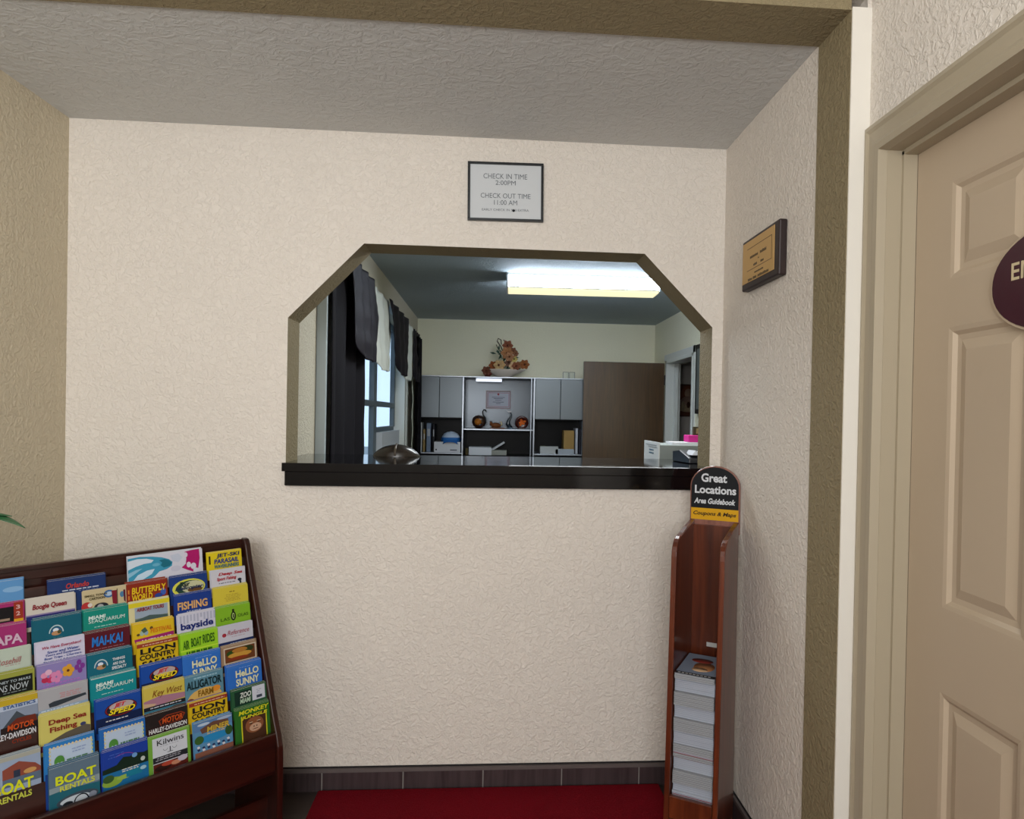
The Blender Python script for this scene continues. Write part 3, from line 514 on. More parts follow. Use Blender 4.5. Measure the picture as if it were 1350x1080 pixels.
def leaflet(col, row, base, label, art, width=LW1, dp=0, dq=0, name='leaflet', n=None, hgt=None, cat='leaflet'):
    hgt = hgt or (HL if row < 7 else HL - .0 - (row-6)*.020)
    if row >= 7: hgt = .165 if row == 8 else .20
    th = .0016
    M = leaflet_matrix(col, row, width, dp, dq)
    bm_ = MB(); bm_.box((0, -hgt, 0), (width, 0, th), pc(base)); bm_.box((.0004, -.002, .0003), (width-.0004, .0002, th-.0003), PAPER)
    root = bm_.build(name); root.matrix_world = M; tag(root, label, cat, 'leaflets in the stepped rack')
    a, l = paint([(x if x[0] == 't' else ('p', [(px*width/.112, max(py, -hgt*1000+2)) for px, py in x[1]], x[2])) if x[0] == 'p' else x for x in art], th)
    if a.bm.faces: a.build('cover_art', root, recalc=False)
    if l.bm.faces: l.build('lettering', root, recalc=False)
    n = random.choice((3, 3, 4, 4)) if n is None else n
    sb = MB(); sb.box((0, -hgt, 0), (width, 0, .0012), pc(base)); sb.box((.0004, -.002, .0002), (width-.0004, .0002, .001), PAPER)
    sm = sb.mesh('spare_leaflet')
    short = label.split(' lettered')[0].split(' with ')[0]
    for i in range(n):
        o = bpy.data.objects.new('spare_leaflet', sm); C.objects.link(o)
        o.matrix_world = leaflet_matrix(col, row, width, dp + random.uniform(-.003, .003), dq, .0021*(i+1), .0014*i+random.uniform(0, .003))
        tag(o, SPARE.format(label), cat, 'spare copies behind pocket %s' % label)
    return root
SPARE = 'spare copy directly behind the {}'
for it in LF:
    col, row, base, label, art = it
    if row < 8: art = stretch(art, 1.22)
    SPARE = 'spare copy hidden behind the front ' + ' '.join(label.split()[:10])
    leaflet(col, row, base, label, art, n=1 if (col, row) in ((5, 4), (2, 1)) else None)
SPARE = 'spare copy hidden behind the wide wave booklet'
leaflet(4, 0, 'cfd4de', 'wide booklet with teal wave and magenta cover across two top pockets', [r(0, 0, 1, 120, 'd4d4e0'),
 pg([(0, 4), (.15, 2), (.32, 6), (.44, 12), (.53, 20), (.58, 30), (.57, 42), (.50, 50), (.40, 54), (.34, 66), (.22, 80), (0, 92)], '3c98b8'),
 pg([(.0, 12), (.12, 8), (.24, 10), (.33, 17), (.30, 24), (.20, 25), (.10, 30), (0, 38)], 'd4e0ec'), pg([(.40, 20), (.47, 18), (.54, 24), (.57, 33), (.54, 42), (.46, 44), (.42, 36), (.44, 28)], '1c6c80'), pg([(.04, 76), (.12, 56), (.24, 46), (.34, 44), (.30, 58), (.16, 74)], 'c4dcec'), pg([(0, 48), (.10, 40), (.18, 38), (.08, 52), (0, 62)], '8cc0d8'), e(.36, 32, .05, 5, '68b0cc'),
 pg([(.75, 4), (.84, 1), (.955, 0), (.96, 30), (.93, 64), (.86, 70), (.78, 62), (.70, 52), (.76, 42), (.77, 26)], 'b01868'), e(.80, 46, .03, 9, 'dcd8e4'), e(.865, 52, .04, 10, 'd8d4e2'), e(.76, 14, .03, 8, 'd8d0e0'), e(.90, 66, .04, 7, 'd8d8e4'), pg([(.55, 10), (.66, 6), (.72, 20), (.66, 34), (.58, 28)], 'c4ccdc'), e(.62, 52, .07, 9, 'c8c8d8')], width=.216, dp=.052, dq=-.020, name='booklet', n=2, cat='booklet')
SPARE = 'spare copy hidden behind the navy Orlando visitors guide'
leaflet(2, 0, '1c3468', 'navy visitors guide lettered Orlando in red at the top of the rack', [t('Orlando', .38, .88, 12, 27, 'b83c38', .2, .03), *lines(.22, .88, 30, 1, 3, 'c0c8d8', 3), *lines(.5, .88, 36, 1, 3, '8090b0', 1)], width=.140, dp=.062, dq=.018, name='booklet', n=3, cat='booklet')

# ------------------------------------------------------------------ guidebook stand (right corner)
TH = math.radians(-30); GS = thing('guidebook_stand', 'tall narrow cherry wood guidebook stand in the right corner', 'stand', (.717, -.166, 0), TH)
W_ = .172
def side(x0, x1):
    pts = [(0, 0), (0, 1.045), (-.10, 1.032), (-.16, 1.020)]
    for i in range(7):
        a = PI/2*i/6; pts.append((-.185 - .065*math.sin(a), .955 + .062*math.cos(a)))
    pts += [(-.288, 0)]
    b = MB(); b.prism(pts, 'X', x0, x1, M_CHERRY); b.build('side_panel', GS, bevel=.003)
side(0, .018); side(W_-.018, W_)
b = MB(); b.box((.018, -.016, .14), (W_-.018, -.001, 1.03), M_CHERRY); b.build('back_panel', GS)
b = MB(); b.box((.018, -.275, .165), (W_-.018, -.016, .183), M_CHERRY); b.build('shelf', GS)
b = MB(); b.box((.018, -.285, .120), (W_-.018, -.270, .192), M_CHERRY); b.build('front_lip', GS, bevel=.002)
b = MB(); b.box((.018, -.245, 0), (W_-.018, -.235, .12), mat('dark_recess', '150c08', .6)); b.build('recess_shade', GS)  # dark sheet standing in for the shade of the open recess
pts = [(-.001, 1.0), (-.001, 1.165)] + [(W_/2 - (W_/2+.001)*math.cos(PI*i/16), 1.165+.074*math.sin(PI*i/16)) for i in range(1, 16)] + [(W_+.001, 1.165), (W_+.001, 1.0)]
b = MB(); b.prism(pts, 'Y', 0.001, .019, wood('header_wood', '6e4034', '95604e', .35)); hd = b.build('header_board', GS, bevel=.003)
pts2 = [(W_/2 + (x-W_/2)*.95, z if z > 1.1 else 1.088) for x, z in pts]; pts2 = [(x, 1.165+(z-1.165)*.94 if z > 1.165 else z) for x, z in pts2]
b = MB(); b.prism(pts2, 'Y', -.0005, .001, pc('0e1116')); sp_ = b.build('black_placard', hd)
b = MB(); b.box((.004, -.0006, 1.047), (W_-.003, .001, 1.088), pc('e0a812')); b.build('yellow_strip', hd)
b = MB(); MG = MY @ Matrix.Translation((0, 0, .0006)); wt = pc('dfe2e6')
put_text(b, 'Great', .038, 1.181, .128, 1.212, wt, MG, .0004, .03); put_text(b, 'Locations', .016, 1.140, .160, 1.169, wt, MG, .0004, .03); put_text(b, 'Area Guidebook', .014, 1.104, .158, 1.124, wt, MG, .0004, .03, .25)
put_text(b, 'Coupons & Maps', .012, 1.059, .162, 1.077, pc('3a2408'), MG, .0006, .03, .25); b.build('lettering', hd)
b = MB(); b.box((.072, -.0172, .603), (.108, -.016, .618), pc('d8d8d4')); b.build('sticker', GS)
# stack of magazines
NM = 66
def mag_mesh(spine):
    b = MB(); w, d, th = .128, .205, .0058
    c1, c2 = (pc('b4bccb'), pc('c9ced8')) if spine == 0 else ((pc('b9bbbf'), pc('a0a2a6')) if spine == 1 else (pc('a2545a'), pc('b4bccb')))
    for i in range(3):
        z = th*i/3; o = .0012*((i*7) % 3-1) if spine else 0
        b.box((-w/2+abs(o), -d+abs(o)+(.0006 if spine else 0), z+.00015), (w/2-abs(o), 0, z+th/3-.00015), c1 if i % 2 == 0 else c2)
    b.box((-w/2, -d, 0), (w/2, -.001, .0005), c1); b.box((-w/2, -d, th-.0005), (w/2, -.001, th), c2); return b.mesh('guidebook')
MM = [mag_mesh(0), mag_mesh(1), mag_mesh(2)]
GM = Matrix.Translation((.717, -.166, 0)) @ Matrix.Rotation(TH, 4, 'Z')
jx = jy = 0
for i in range(NM):
    seg = (i//7) % 2; 
    if i % 7 == 0: jx = random.uniform(-.0008, .0008); jy = random.uniform(0, .012) + (.010 if seg else 0)
    kind = 2 if i in (1, 20, 23) else (1 if seg else 0)
    last = i == NM-1
    o = bpy.data.objects.new('guidebook', MM[kind]); C.objects.link(o)
    o.matrix_world = GM @ Matrix.Translation((W_/2 + jx*.5 + random.uniform(-.0005, .0005), -.042-jy*.8-random.uniform(0, .002)-(.008 if i < 3 else 0), .1835+i*.00605))
    tag(o, 'guidebook with a face cover topmost on the pile in the stand' if last else 'white edged guidebook within the tall pile in the corner stand', 'guidebook', 'guidebooks piled in the stand')
    if last: top = o
zt_ = .0060
b = MB(); b.box((-.064, -.205, zt_), (.064, -.001, zt_+.0004), pc('8c98ac')); b.box((-.064, -.205, zt_+.0004), (.064, -.185, zt_+.0007), pc('15181c'))
for i in range(9): b.box((-.055+i*.012, -.198, zt_+.0007), (-.047+i*.012, -.192, zt_+.0009), pc('d0d0d0'))
b.lathe([(0, 0), (.034, 0), (.034, .0004), (0, .0004)], pc('b87c50'), 20, Matrix.Translation((.012, -.115, zt_+.0004)), 1, 1.3)
b.lathe([(0, 0), (.026, 0), (.026, .0004), (0, .0004)], pc('d8b088'), 20, Matrix.Translation((.004, -.145, zt_+.0008)), 1, .7)
b.lathe([(0, 0), (.03, 0), (.03, .0004), (0, .0004)], pc('7c2c24'), 20, Matrix.Translation((-.005, -.06, zt_+.0006)), 1.2, .7); b.build('cover_picture', top)

# ------------------------------------------------------------------ plant at the left edge
tip = at(32, 690, Y=-1.25); PX = -1.34; PY = -1.28
PT = thing('potted_plant', 'potted plant reaching one green leaf in from the left edge', 'plant', (PX, PY, 0))
b = MB(); b.lathe([(0, 0), (.11, 0), (.15, .25), (.16, .25), (.16, .28), (.145, .28), (.14, .25), (0, .245)], mat('terracotta', '8a4a30', .8), 28); b.build('pot', PT)
b = MB(); m = mat('stem_green', '4a4424', .7)
b.tube([(0, 0, .24), (.01, .0, .6), (-.01, .01, .95), (.02, 0, 1.25)], [.012, .01, .008, .005], m)
br_end = Vector((tip.x-PX-.08, tip.y-PY, tip.z+.012))
b.tube([(0, 0, 1.0), (.15, .01, 1.13), (.28, .02, 1.19), tuple(br_end)], [.006, .005, .004, .002], m)
b.build('stem', PT)
M_LEAF = mat('leaf_green', '2c5a36', .35, spec=.5); M_LEAF2 = mat('leaf_pale', '6c8c60', .4)
def leaf(base, direction, L, wd, m, droop=.2, name='leaf'):
    base = Vector(base); d = Vector(direction).normalized(); s = d.cross(Z_).normalized(); u = s.cross(d)
    def fn(a, c):
        wv = wd*math.sin(PI*min(1, a*1.0)**.8)*(1-a*.2); x = (c-.5)*2
        return base + d*(L*a) + s*(wv*x) + u*(abs(x)*wv*.3 - droop*L*a*a)
    b = MB(); b.grid(fn, 10, 4, m); return b.build(name, PT, solid=.0012)
leaf(br_end, (1, 0, -.05), .083, .015, M_LEAF); leaf(br_end, (.8, .3, .05), .05, .012, M_LEAF, .1); leaf(br_end-Vector((.06, 0, 0)), (1, -.2, .1), .075, .013, M_LEAF2, .3)
for i in range(16):
    a = i*2.4; z = .75+.032*i; leaf((0.0, 0, z), (math.cos(a)*.8-.35, math.sin(a)*.5-.3, .5), .15, .03, M_LEAF, .35)

# ------------------------------------------------------------------ office: window, curtains
b = MB(); xf0, xf1 = -.945, -.905; MF = mat('window_frame', '59646c', .5)
def fr(y0, y1, z0, z1, m=MF): b.box((xf0, y0, z0), (xf1, y1, z1), m)
fr(1.05, 1.10, .5, 2.2); fr(2.73, 2.86, .5, 2.2); fr(3.80, 3.9, 1.28, 2.2); fr(1.05, 3.9, 2.15, 2.2); fr(1.05, 3.9, .5, .55)
fr(1.1, 2.73, 1.455, 1.50); fr(2.86, 3.8, 1.455, 1.50); fr(2.86, 3.8, 1.25, 1.29); fr(1.88, 1.93, .55, 2.15)
w2 = struct(b.build('window_2', bevel=.003))
b = MB(); b.box((-.93, 1.08, .53), (-.926, 3.85, 2.17), M_GLASS); b.build('pane', w2)
b = MB(); b.box((-.94, 2.86, .5), (-.86, 3.9, 1.25), mat('spandrel', 'c9cdd2', .6)); b.build('lower_panel', w2)
b = MB(); b.box((-.95, 3.86, .5), (-.815, 3.98, 2.2), M_WTRIM); b.box((-.82, 3.96, .5), (-.808, 4.05, 2.25), M_WTRIM); b.box((-.82, .664, 0), (-.772, .682, 2.3), mat('metal_strip', 'b4c0c4', .4)); struct(b.build('trim_4', bevel=.004))
# neighbouring buildings outside the window
t_ = thing('neighbour_building', 'pale neighbouring building seen through the office window', 'building', (-6.5, 9, 0))
b = MB(); b.box((-3, -9, -.2), (-.2, 5, 1.25), mat('outside_wall', 'a8c4d8', .8)); b.build('wall', t_)
b = MB(); b.box((-3.1, -9.1, 1.25), (-.05, 5.1, 1.36), mat('outside_roof', '7c94a8', .8)); b.build('roof', t_)
b = MB()
for i in range(12): b.box((-.2, -3.0, .25+i*.075), (-.17, -1.2, .29+i*.075), mat('louvre', '6c8cb0', .6))
b.build('louvre_window', t_)
b = MB(); b.box((-30, -5, -.25), (-1.0, 30, -.2), mat('outside_ground', '8a9094', .9)); o = b.build('pavement'); struct(o)
# curtains
M_CUR = mat('black_curtain', '100d13', .8, spec=.2); M_CUR2 = mat('black_swag', '17111a', .6, spec=.25); M_WSW = mat('white_swag', 'dcdfd6', .5); M_LIN = mat('curtain_lining', 'cfd4c4', .7)
CU = thing('curtain', 'long black curtain panel at the near side of the office window', 'curtain', (-.770, 1.2, .3))
def curtf(a, c):
    z = c*1.89; y = -.50 + a*(.79+.05*(1-c)); edge = .030*abs(math.sin(z*9)) if a > .9 else 0
    return (.020*math.sin(a*2*PI*3.4+.5*math.sin(z*1.5)) + .006*math.sin(a*26+z*1.3), y + edge*(a-.9)*10, z)
b = MB(); b.grid(curtf, 90, 40, M_CUR); b.build('panel', CU, solid=.003)
CU2 = thing('curtain', 'narrow black curtain with scalloped pale lined edge beside the wall unit', 'curtain', (-.735, 4.2, .3))
def cf2(a, c):
    z = c*1.86; y = -.10 + a*.33; sc = .055*abs(math.sin(z*13.5)) if a < .15 else 0
    return (.02*math.sin(a*16+z*1.2), y - sc*(1-a/.15) + .12*(1-c)*(1-a)*.8, z)
b = MB(); b.grid(cf2, 30, 90, M_CUR); b.build('panel', CU2, solid=.003)
b = MB(); b.grid(lambda a, c: (-.035+.004*math.sin(c*40), -.165+a*.10+.12*(1-c)*.8, c*1.85), 4, 40, M_LIN); b.build('lining', CU2, solid=.002)
VAL = [
 ('black swag nearest the hatch over the office window', .90, 1.66, 1.00, 1.74, 1.70, M_CUR2, -.722),
 ('white swag second along the office window valance', 1.50, 2.44, 1.76, 2.46, 1.69, M_WSW, -.752),
 ('black swag in the middle of the office window valance', 2.21, 3.38, 2.47, 3.24, 1.70, M_CUR2, -.722),
 ('white swag fourth along the office window valance', 2.99, 3.88, 2.87, 3.82, 1.69, M_WSW, -.752),
 ('black swag farthest away beside the wall unit', 3.86, 4.38, 3.80, 4.36, 1.71, M_CUR2, -.745)]
for lb, ya, yb, za, zb, zbot, mm, xo in VAL:
    s = thing('curtain_swag', lb, 'curtain', (xo, (ya+yb)/2, zbot), 0, 'window valance swags')
    oy = (ya+yb)/2
    def fn(a, c, ya=ya, yb=yb, za=za, zb=zb, zbot=zbot, oy=oy):
        # c from top (0) to bottom (1); the hem hangs in a U
        dd = (1-abs(2*a-1)**4)**.55; top = 2.20
        zz = top - (top-zbot)*c*(.42+.58*dd) if c > 0 else top
        y = (ya+(yb-ya)*a)*(1-c) + (za+(zb-za)*a)*c
        fold = .009*math.sin(a*24+c*2)+.0035*math.sin(c*22+3*math.cos(PI*(a-.5))) * min(1, 3*a*(1-a)+.2) + .03*math.sin(PI*a)*c
        return (fold, y-oy, zz-zbot)
    b = MB(); b.grid(fn, 28, 36, mm); b.build('drape', s, solid=.003)
b = MB(); b.box((-.815, .9, 2.195), (-.765, 4.45, 2.215), M_WTRIM); o = b.build('curtain_rail'); tag(o, 'pale rail carrying the black and white swags', 'rail')

# ------------------------------------------------------------------ office: ceiling light
FLt = thing('ceiling_light', 'long fluorescent ceiling light with wrap-around diffuser in the office', 'lamp', (.66, 2.49, 2.44), -.028)
b = MB(); b.prism([(-.15, 0), (.15, 0), (.12, -.035), (-.12, -.035)], 'X', -.565, .565, mat('fixture_grey', 'c8ccc8', .5)); b.build('fixture_body', FLt)
M_EM = mat('diffuser_glow', 'e4f0ff', .4, emit=30)
M_EB = mat('diffuser_base', 'fff4c8', .4, emit=1.0)
b = MB(); b.prism([(-.140, -.006), (.140, -.006), (.118, -.098), (-.118, -.098)], 'X', -.555, .555, M_EM); b.build('diffuser', FLt)
b = MB(); b.prism([(-.118, -.0985), (.118, -.0985), (.100, -.112), (-.100, -.112)], 'X', -.555, .555, M_EB); b.build('diffuser_base', FLt)
b = MB(); b.box((-.556, -.1215, -.101), (.556, -.1165, -.094), MATS['fixture_grey']); b.box((-.556, .1165, -.101), (.556, .1215, -.094), MATS['fixture_grey']); b.build('diffuser_rib', FLt)
for s in (-1, 1):
    b = MB(); b.box((s*.555, -.142, 0), (s*.568, .142, -.108), mat('end_cap', 'b9c4cc', .4)); b.build('end_cap', FLt)

# ------------------------------------------------------------------ office: wall unit
HU = thing('wall_unit', 'black and silver wall unit with shelves against the office back wall', 'cabinet', (.1, 4.87, 0))
Mk = mat('black_lacquer', '08080b', .35, spec=.12); Ms = mat('silver_door', '62686c', .36, .6); Me = mat('aluminium_edge', '9aa0a8', .3, .8); Mb = mat('lacquer_back', '3c4044', .22, .8)
yf, yb_ = -.42, -.003
def hb(name, x0, x1, z0, z1, m, y0=yf, y1=yb_, parent=HU, bev=.002):
    b = MB(); b.box((x0-.1, y0, z0), (x1-.1, y1, z1), m); return b.build(name, parent, bevel=bev)
ZT, ZM, ZB_ = 1.79, 1.372, 1.008
hb('side_panel', -.77, -.755, 0, ZT, Mk); hb('side_panel', -.305, -.290, .98, ZT, Me); hb('side_panel', .430, .446, .98, ZT, Me); hb('side_panel', .962, .977, 0, ZT, Me)
hb('top_panel', -.77, .977, ZT, ZT+.012, Me)
hb('back_panel', -.755, -.305, .98, ZT, Mk, -.02); hb('back_panel', .446, .962, .98, ZT, Mk, -.02); hb('back_panel', -.29, .43, 1.25, ZT, Mb, -.02); hb('back_panel', -.29, .43, .98, 1.25, Mk, -.02)
hb('shelf', -.29, .43, 1.247, 1.262, Me); hb('shelf', -.755, -.305, ZM-.012, ZM+.0, Mk); hb('shelf', .446, .962, ZM-.012, ZM, Mk)
hb('shelf', -.755, -.305, ZB_-.012, ZB_+.003, Me); hb('shelf', .446, .962, ZB_-.012, ZB_+.003, Me)
hb('desk_top', -.77, .977, .955, .985, Mk)
hb('base_cabinet', -.76, .97, .0, .955, Mk, -.40)
for x0, x1 in ((-.768, -.540), (-.536, -.306), (.448, .708), (.712, .976)):
    d = hb('door', x0, x1, ZM, ZT-.003, Ms, yf-.018, yf-.001)
for x0, x1 in ((-.768, -.540), (-.536, -.306), (.448, .708), (.712, .976)): hb('lower_door', x0, x1, .08, .95, Ms, -.418, -.401)
hb('front_strip', .402, .412, .985, ZT, Me, yf-.004, yf+.012); hb('front_strip', .940, .948, ZB_, ZM-.012, Me, yf-.004, yf+.012)
u = hb('strip_lamp', -.17, .10, 1.755, 1.785, mat('lamp_tube', 'e8f0ff', .4, emit=1.0), -.33, -.28)
# things in and on the wall unit (front plane about Y = 4.5)
YW = 4.52
def px(x, y, Y=YW): return at(x, y, Y=Y)
def simple_box(name, label, cat, x0, y0, x1, y1, Y, depth, m, zfloor=None, group=None, rz=0):
    a = px(x0, y1, Y); c = px(x1, y0, Y); z0 = a.z if zfloor is None else zfloor
    w_ = c.x-a.x; o = thing(name, label, cat, ((a.x+c.x)/2, Y, z0), rz, group)
    b = MB(); b.box((-w_/2, 0, 0), (w_/2, depth, c.z-z0), m); b.build('body', o, bevel=.002); return o, w_, c.z-z0
ZN = 1.0115
M_LAM = None
for lb, x0, x1, yt, mm in (('white ring binder at the left end of the wall unit niche', 552, 556.5, 557, 'ccd0d4'), ('tan folder between the white and blue-grey binders', 557.5, 560.5, 566, 'a08858'), ('blue-grey binder in the left niche', 562, 568, 558, '7888a0'), ('black binder left of the white box', 570, 573, 559, '1c1c22')):
    o, ww, hh = simple_box('binder', lb, 'binder', x0, yt, x1, 596, 4.50, .22, pc(mm), ZN, 'binders in the left niche')
    b = MB(); b.box((-ww*.3, -.001, hh*.55), (ww*.3, 0, hh*.8), pc('b8bcc0')); b.build('spine_label', o)
o, ww, hh = simple_box('carton', 'white carton under the cap in the left niche', 'box', 572, 583, 607, 596, 4.46, .25, pc('d4d6da'), ZN)
b = MB(); b.box((-ww/2+.015, -.001, .02), (-ww/2+.03, 0, .035), pc('303038')); b.box((.03, -.001, .02), (.10, 0, .03), pc('50505c')); b.build('print', o)
cz = ZN+hh
o = thing('baseball_cap', 'white and blue cap on the white carton', 'cap', ((px(594, 580, 4.5)).x, 4.56, cz))
b = MB(); b.lathe([(.098, 0), (.1, .02), (.092, .055), (.07, .085), (.035, .103), (0, .108)], pc('c0d0e4'), 20); b.build('crown', o)
b = MB(); b.grid(lambda a, c: (.085*math.sin((a-.5)*2.4), -.07-.07*c*math.cos((a-.5)*2.4), .03-.028*c-.03*(2*a-1)**2*c), 10, 4, pc('2c6cb8')); b.build('visor', o, solid=.004)
b = MB(); b.lathe([(.1015, 0), (.1035, .02), (.096, .045), (.0955, .045)], pc('2f70b8'), 20); b.build('band', o)
# certificate
a = px(640, 538.5, 4.60); c = px(674.5, 514.5, 4.60)
t2, hw, h = frame_on_y('certificate', 'framed certificate with red border hung in the wall unit centre', 'certificate', a.x, c.x, a.z, c.z, 4.845, .014, '6a5058', 'b8bcc8')
b = MB(); MZ = MY @ Matrix.Translation((0, 0, .0095)); g = pc('a84850')
for x0, x1, z0, z1 in ((-hw+.02, hw-.02, h-.026, h-.022), (-hw+.02, hw-.02, .022, .026), (-hw+.02, -hw+.024, .022, h-.022), (hw-.024, hw-.02, .022, h-.022)): b.box((x0, z0, 0), (x1, z1, .0005), g, MZ)
b.lathe([(0, 0), (.012, 0), (.012, .0006), (0, .0006)], g, 12, MZ @ Matrix.Translation((0, h*.80, 0)))
for zc, ww in ((.62, .14), (.55, .10), (.46, .07), (.36, .12), (.28, .05)): b.box((-ww/2, h*zc, 0), (ww/2, h*zc+.005, .0005), pc('484858'), MZ)
b.build('print', t2)
# swan
ZS = 1.2625
sc = .00565*1.37
def sx(x): return px(x, 560, 4.52).x
M_SW = mat('dark_amber_glass', '2a1408', .15, spec=.7); M_AM = mat('amber_center', 'a8641c', .3)
SW = thing('swan_ornament', 'dark swan ornament with amber middle on the upper shelf', 'ornament', (sx(631), 4.55, ZS))
b = MB(); b.lathe([(0, 0), (.025, 0), (.058, .03), (.072, .07), (.062, .11), (.035, .132), (0, .14)], M_SW, 22, None, 1, .55); b.build('body', SW)
b = MB(); b.tube([(.04, 0, .03), (.066, 0, .07), (.064, 0, .11), (.045, 0, .145), (.038, 0, .175), (.052, 0, .197), (.070, 0, .192), (.078, 0, .172)], [.018, .015, .010, .007, .006, .007, .009, .002], mat('black_ceramic', '101412', .5, spec=.2)); b.build('neck', SW)
b = MB(); b.lathe([(0, 0), (.03, .004), (.036, .02), (.0, .03)], M_AM, 14, Matrix.Translation((-.008, -.026, .07)) @ Matrix.Rotation(PI/2, 4, 'X')); b.build('amber_center', SW)
# small cat like figurine
FG = thing('animal_figurine', 'small brown and cream animal figurine beside the swan', 'ornament', (sx(654), 4.53, ZS))
b = MB(); b.tube([(-.05, 0, .03), (-.02, 0, .038), (.02, 0, .035), (.05, 0, .03)], [.018, .026, .026, .012], pc('7a4420')); b.tube([(-.045, 0, .035), (-.055, 0, .06), (-.066, 0, .062)], [.016, .018, .008], pc('7a4420')); b.build('body', FG)
b = MB(); b.tube([(.045, 0, .03), (.062, 0, .05), (.052, 0, .072), (.036, 0, .07)], [.008, .008, .007, .005], pc('d8c8a0')); b.build('tail', FG)
b = MB(); b.box((-.06, -.03, 0), (.09, .03, .010), pc('8c5c44')); b.build('base', FG, bevel=.003)
for x in (-.062, -.048):
    b = MB(); b.lathe([(.006, 0), (.004, .012), (0, .02)], pc('40200e'), 8, Matrix.Translation((x, 0, .068))); b.build('ear', FG)
# tall dark dolphin like figure
DG = thing('dolphin_figurine', 'tall slim dark figurine with a forked tip beside the round amber dish', 'ornament', (sx(672), 4.56, ZS))
b = MB(); b.tube([(.03, 0, .012), (.0, 0, .02), (-.018, 0, .05), (-.01, 0, .09), (.012, 0, .125), (.018, 0, .155), (.0, 0, .178)], [.012, .022, .024, .017, .011, .007, .004], mat('blue_black_glass', '18242c', .12)); b.build('body', DG)
b = MB(); b.prism([(-.038, .195), (-.01, .172), (.006, .172), (.022, .192), (.0, .186)], 'Y', -.004, .004, MATS['blue_black_glass']); b.build('tail_fin', DG)
b = MB(); b.lathe([(0, 0), (.03, 0), (.026, .012), (0, .014)], pc('8090a0'), 16, Matrix.Translation((.008, 0, 0))); b.build('base', DG)
# round amber plate with orange rose
RD = thing('round_dish', 'round dark red glass dish with orange rose standing on the shelf', 'ornament', (sx(688), 4.56, ZS+.071))
MD = Matrix.Rotation(PI/2+.15, 4, 'X')
b = MB(); b.lathe([(0, -.012), (.04, -.01), (.070, .006), (.071, .010), (.045, .0), (0, -.002)], mat('deep_red_glass', '3c0e06', .15), 26, MD); b.build('dish', RD)
b = MB()
for i in range(9):
    a_ = i*2.4; rr = .006+.0035*i
    b.lathe([(0, 0), (.013, .003), (.010, .010), (0, .012)], mat('orange_rose', 'd8661c', .5), 8, MD @ Matrix.Translation((rr*math.cos(a_), rr*math.sin(a_), .002)))
b.build('rose', RD)
b = MB(); b.box((-.03, -.015, -.071), (.03, .03, -.060), M_SW); b.build('stand', RD)
# lower centre: papers, book, leaning white board
ZD = .9855
simple_box('paper_stack', 'stack of white papers on the wall unit desk top', 'papers', 618, 590, 648, 600, 4.50, .2, pc('d6dae0'), ZD)
o, ww, hh = simple_box('book', 'grey book on the wall unit desk beside the white papers', 'book', 640, 594, 668, 601, 4.56, .18, pc('9a9c94'), ZD); 
o = thing('white_board', 'white narrow board leaning up over the papers', 'board', (px(656, 590, 4.5).x, 4.58, 1.085)); o.rotation_euler = (0, math.radians(-32), 0)
b = MB(); b.box((-.085, 0, -.01), (.085, .10, .01), pc('c8ccd0')); b.build('body', o, bevel=.002)
o.location.z = 1.075
simple_box('small_jar', 'small olive jar left of the white papers', 'jar', 613.5, 591, 617.5, 600, 4.52, .03, pc('4c4018'), ZD)
# right niche
simple_box('tan_folder', 'tan patterned box file in the right niche of the wall unit', 'box file', 743, 568, 757, 595, 4.52, .2, stucco('tan_pattern', 'a88850', scale=80, var=.3, strength=.2), ZN)
simple_box('binder', 'white binder standing right of the tan box file', 'binder', 758.5, 565, 762, 595, 4.50, .22, pc('c0c4cc'), ZN)
simple_box('binder', 'navy binder at the right end of the wall unit niche', 'binder', 763, 566, 766.5, 595, 4.50, .22, pc('20202c'), ZN)
for lb, x0, x1, y0, c, ang in (('white paper sheet crumpled in the right niche', 712, 736, 589, 'b8bcbc', 9), ('pale grey booklet in front of the tan box file', 732, 757, 592.5, 'a8b0b8', 3), ('olive box among papers in the right niche', 712, 720, 588, '5c6048', 0)):
    o, ww, hh = simple_box('loose_paper' if 'sheet' in lb else ('booklet' if 'booklet' in lb else 'small_box'), lb, 'papers' if ang else 'box', x0, y0, x1, 596.5, 4.47 if ang else 4.52, .10, pc(c), ZN)
# glass cubes on top
ZTT = 1.8025
for i, x in enumerate((745.3, 753.6)):
    p = px(x, 493, 4.6); o = thing('glass_cube', ('left' if i == 0 else 'right')+' of two small clear glass holders on top of the wall unit', 'holder', (p.x, 4.58, ZTT), 0, 'glass holders on the wall unit')
    b = MB()
    for xx in (-.030, .026): b.box((xx, -.028, 0), (xx+.004, -.024, .07), mat('dark_glass_rim', '4c4c44', .3)); b.box((xx, -.024, 0), (xx+.003, .028, .07), M_GLASS)
    b.box((-.028, -.028, 0), (.029, .028, .004), mat('dark_glass_rim', '4c4c44', .3)); b.box((-.028, .025, .004), (.029, .028, .07), M_GLASS); b.build('body', o)
    b = MB(); b.box((-.029, -.029, .068), (.03, -.025, .072), MATS['dark_glass_rim']); b.build('rim', o)
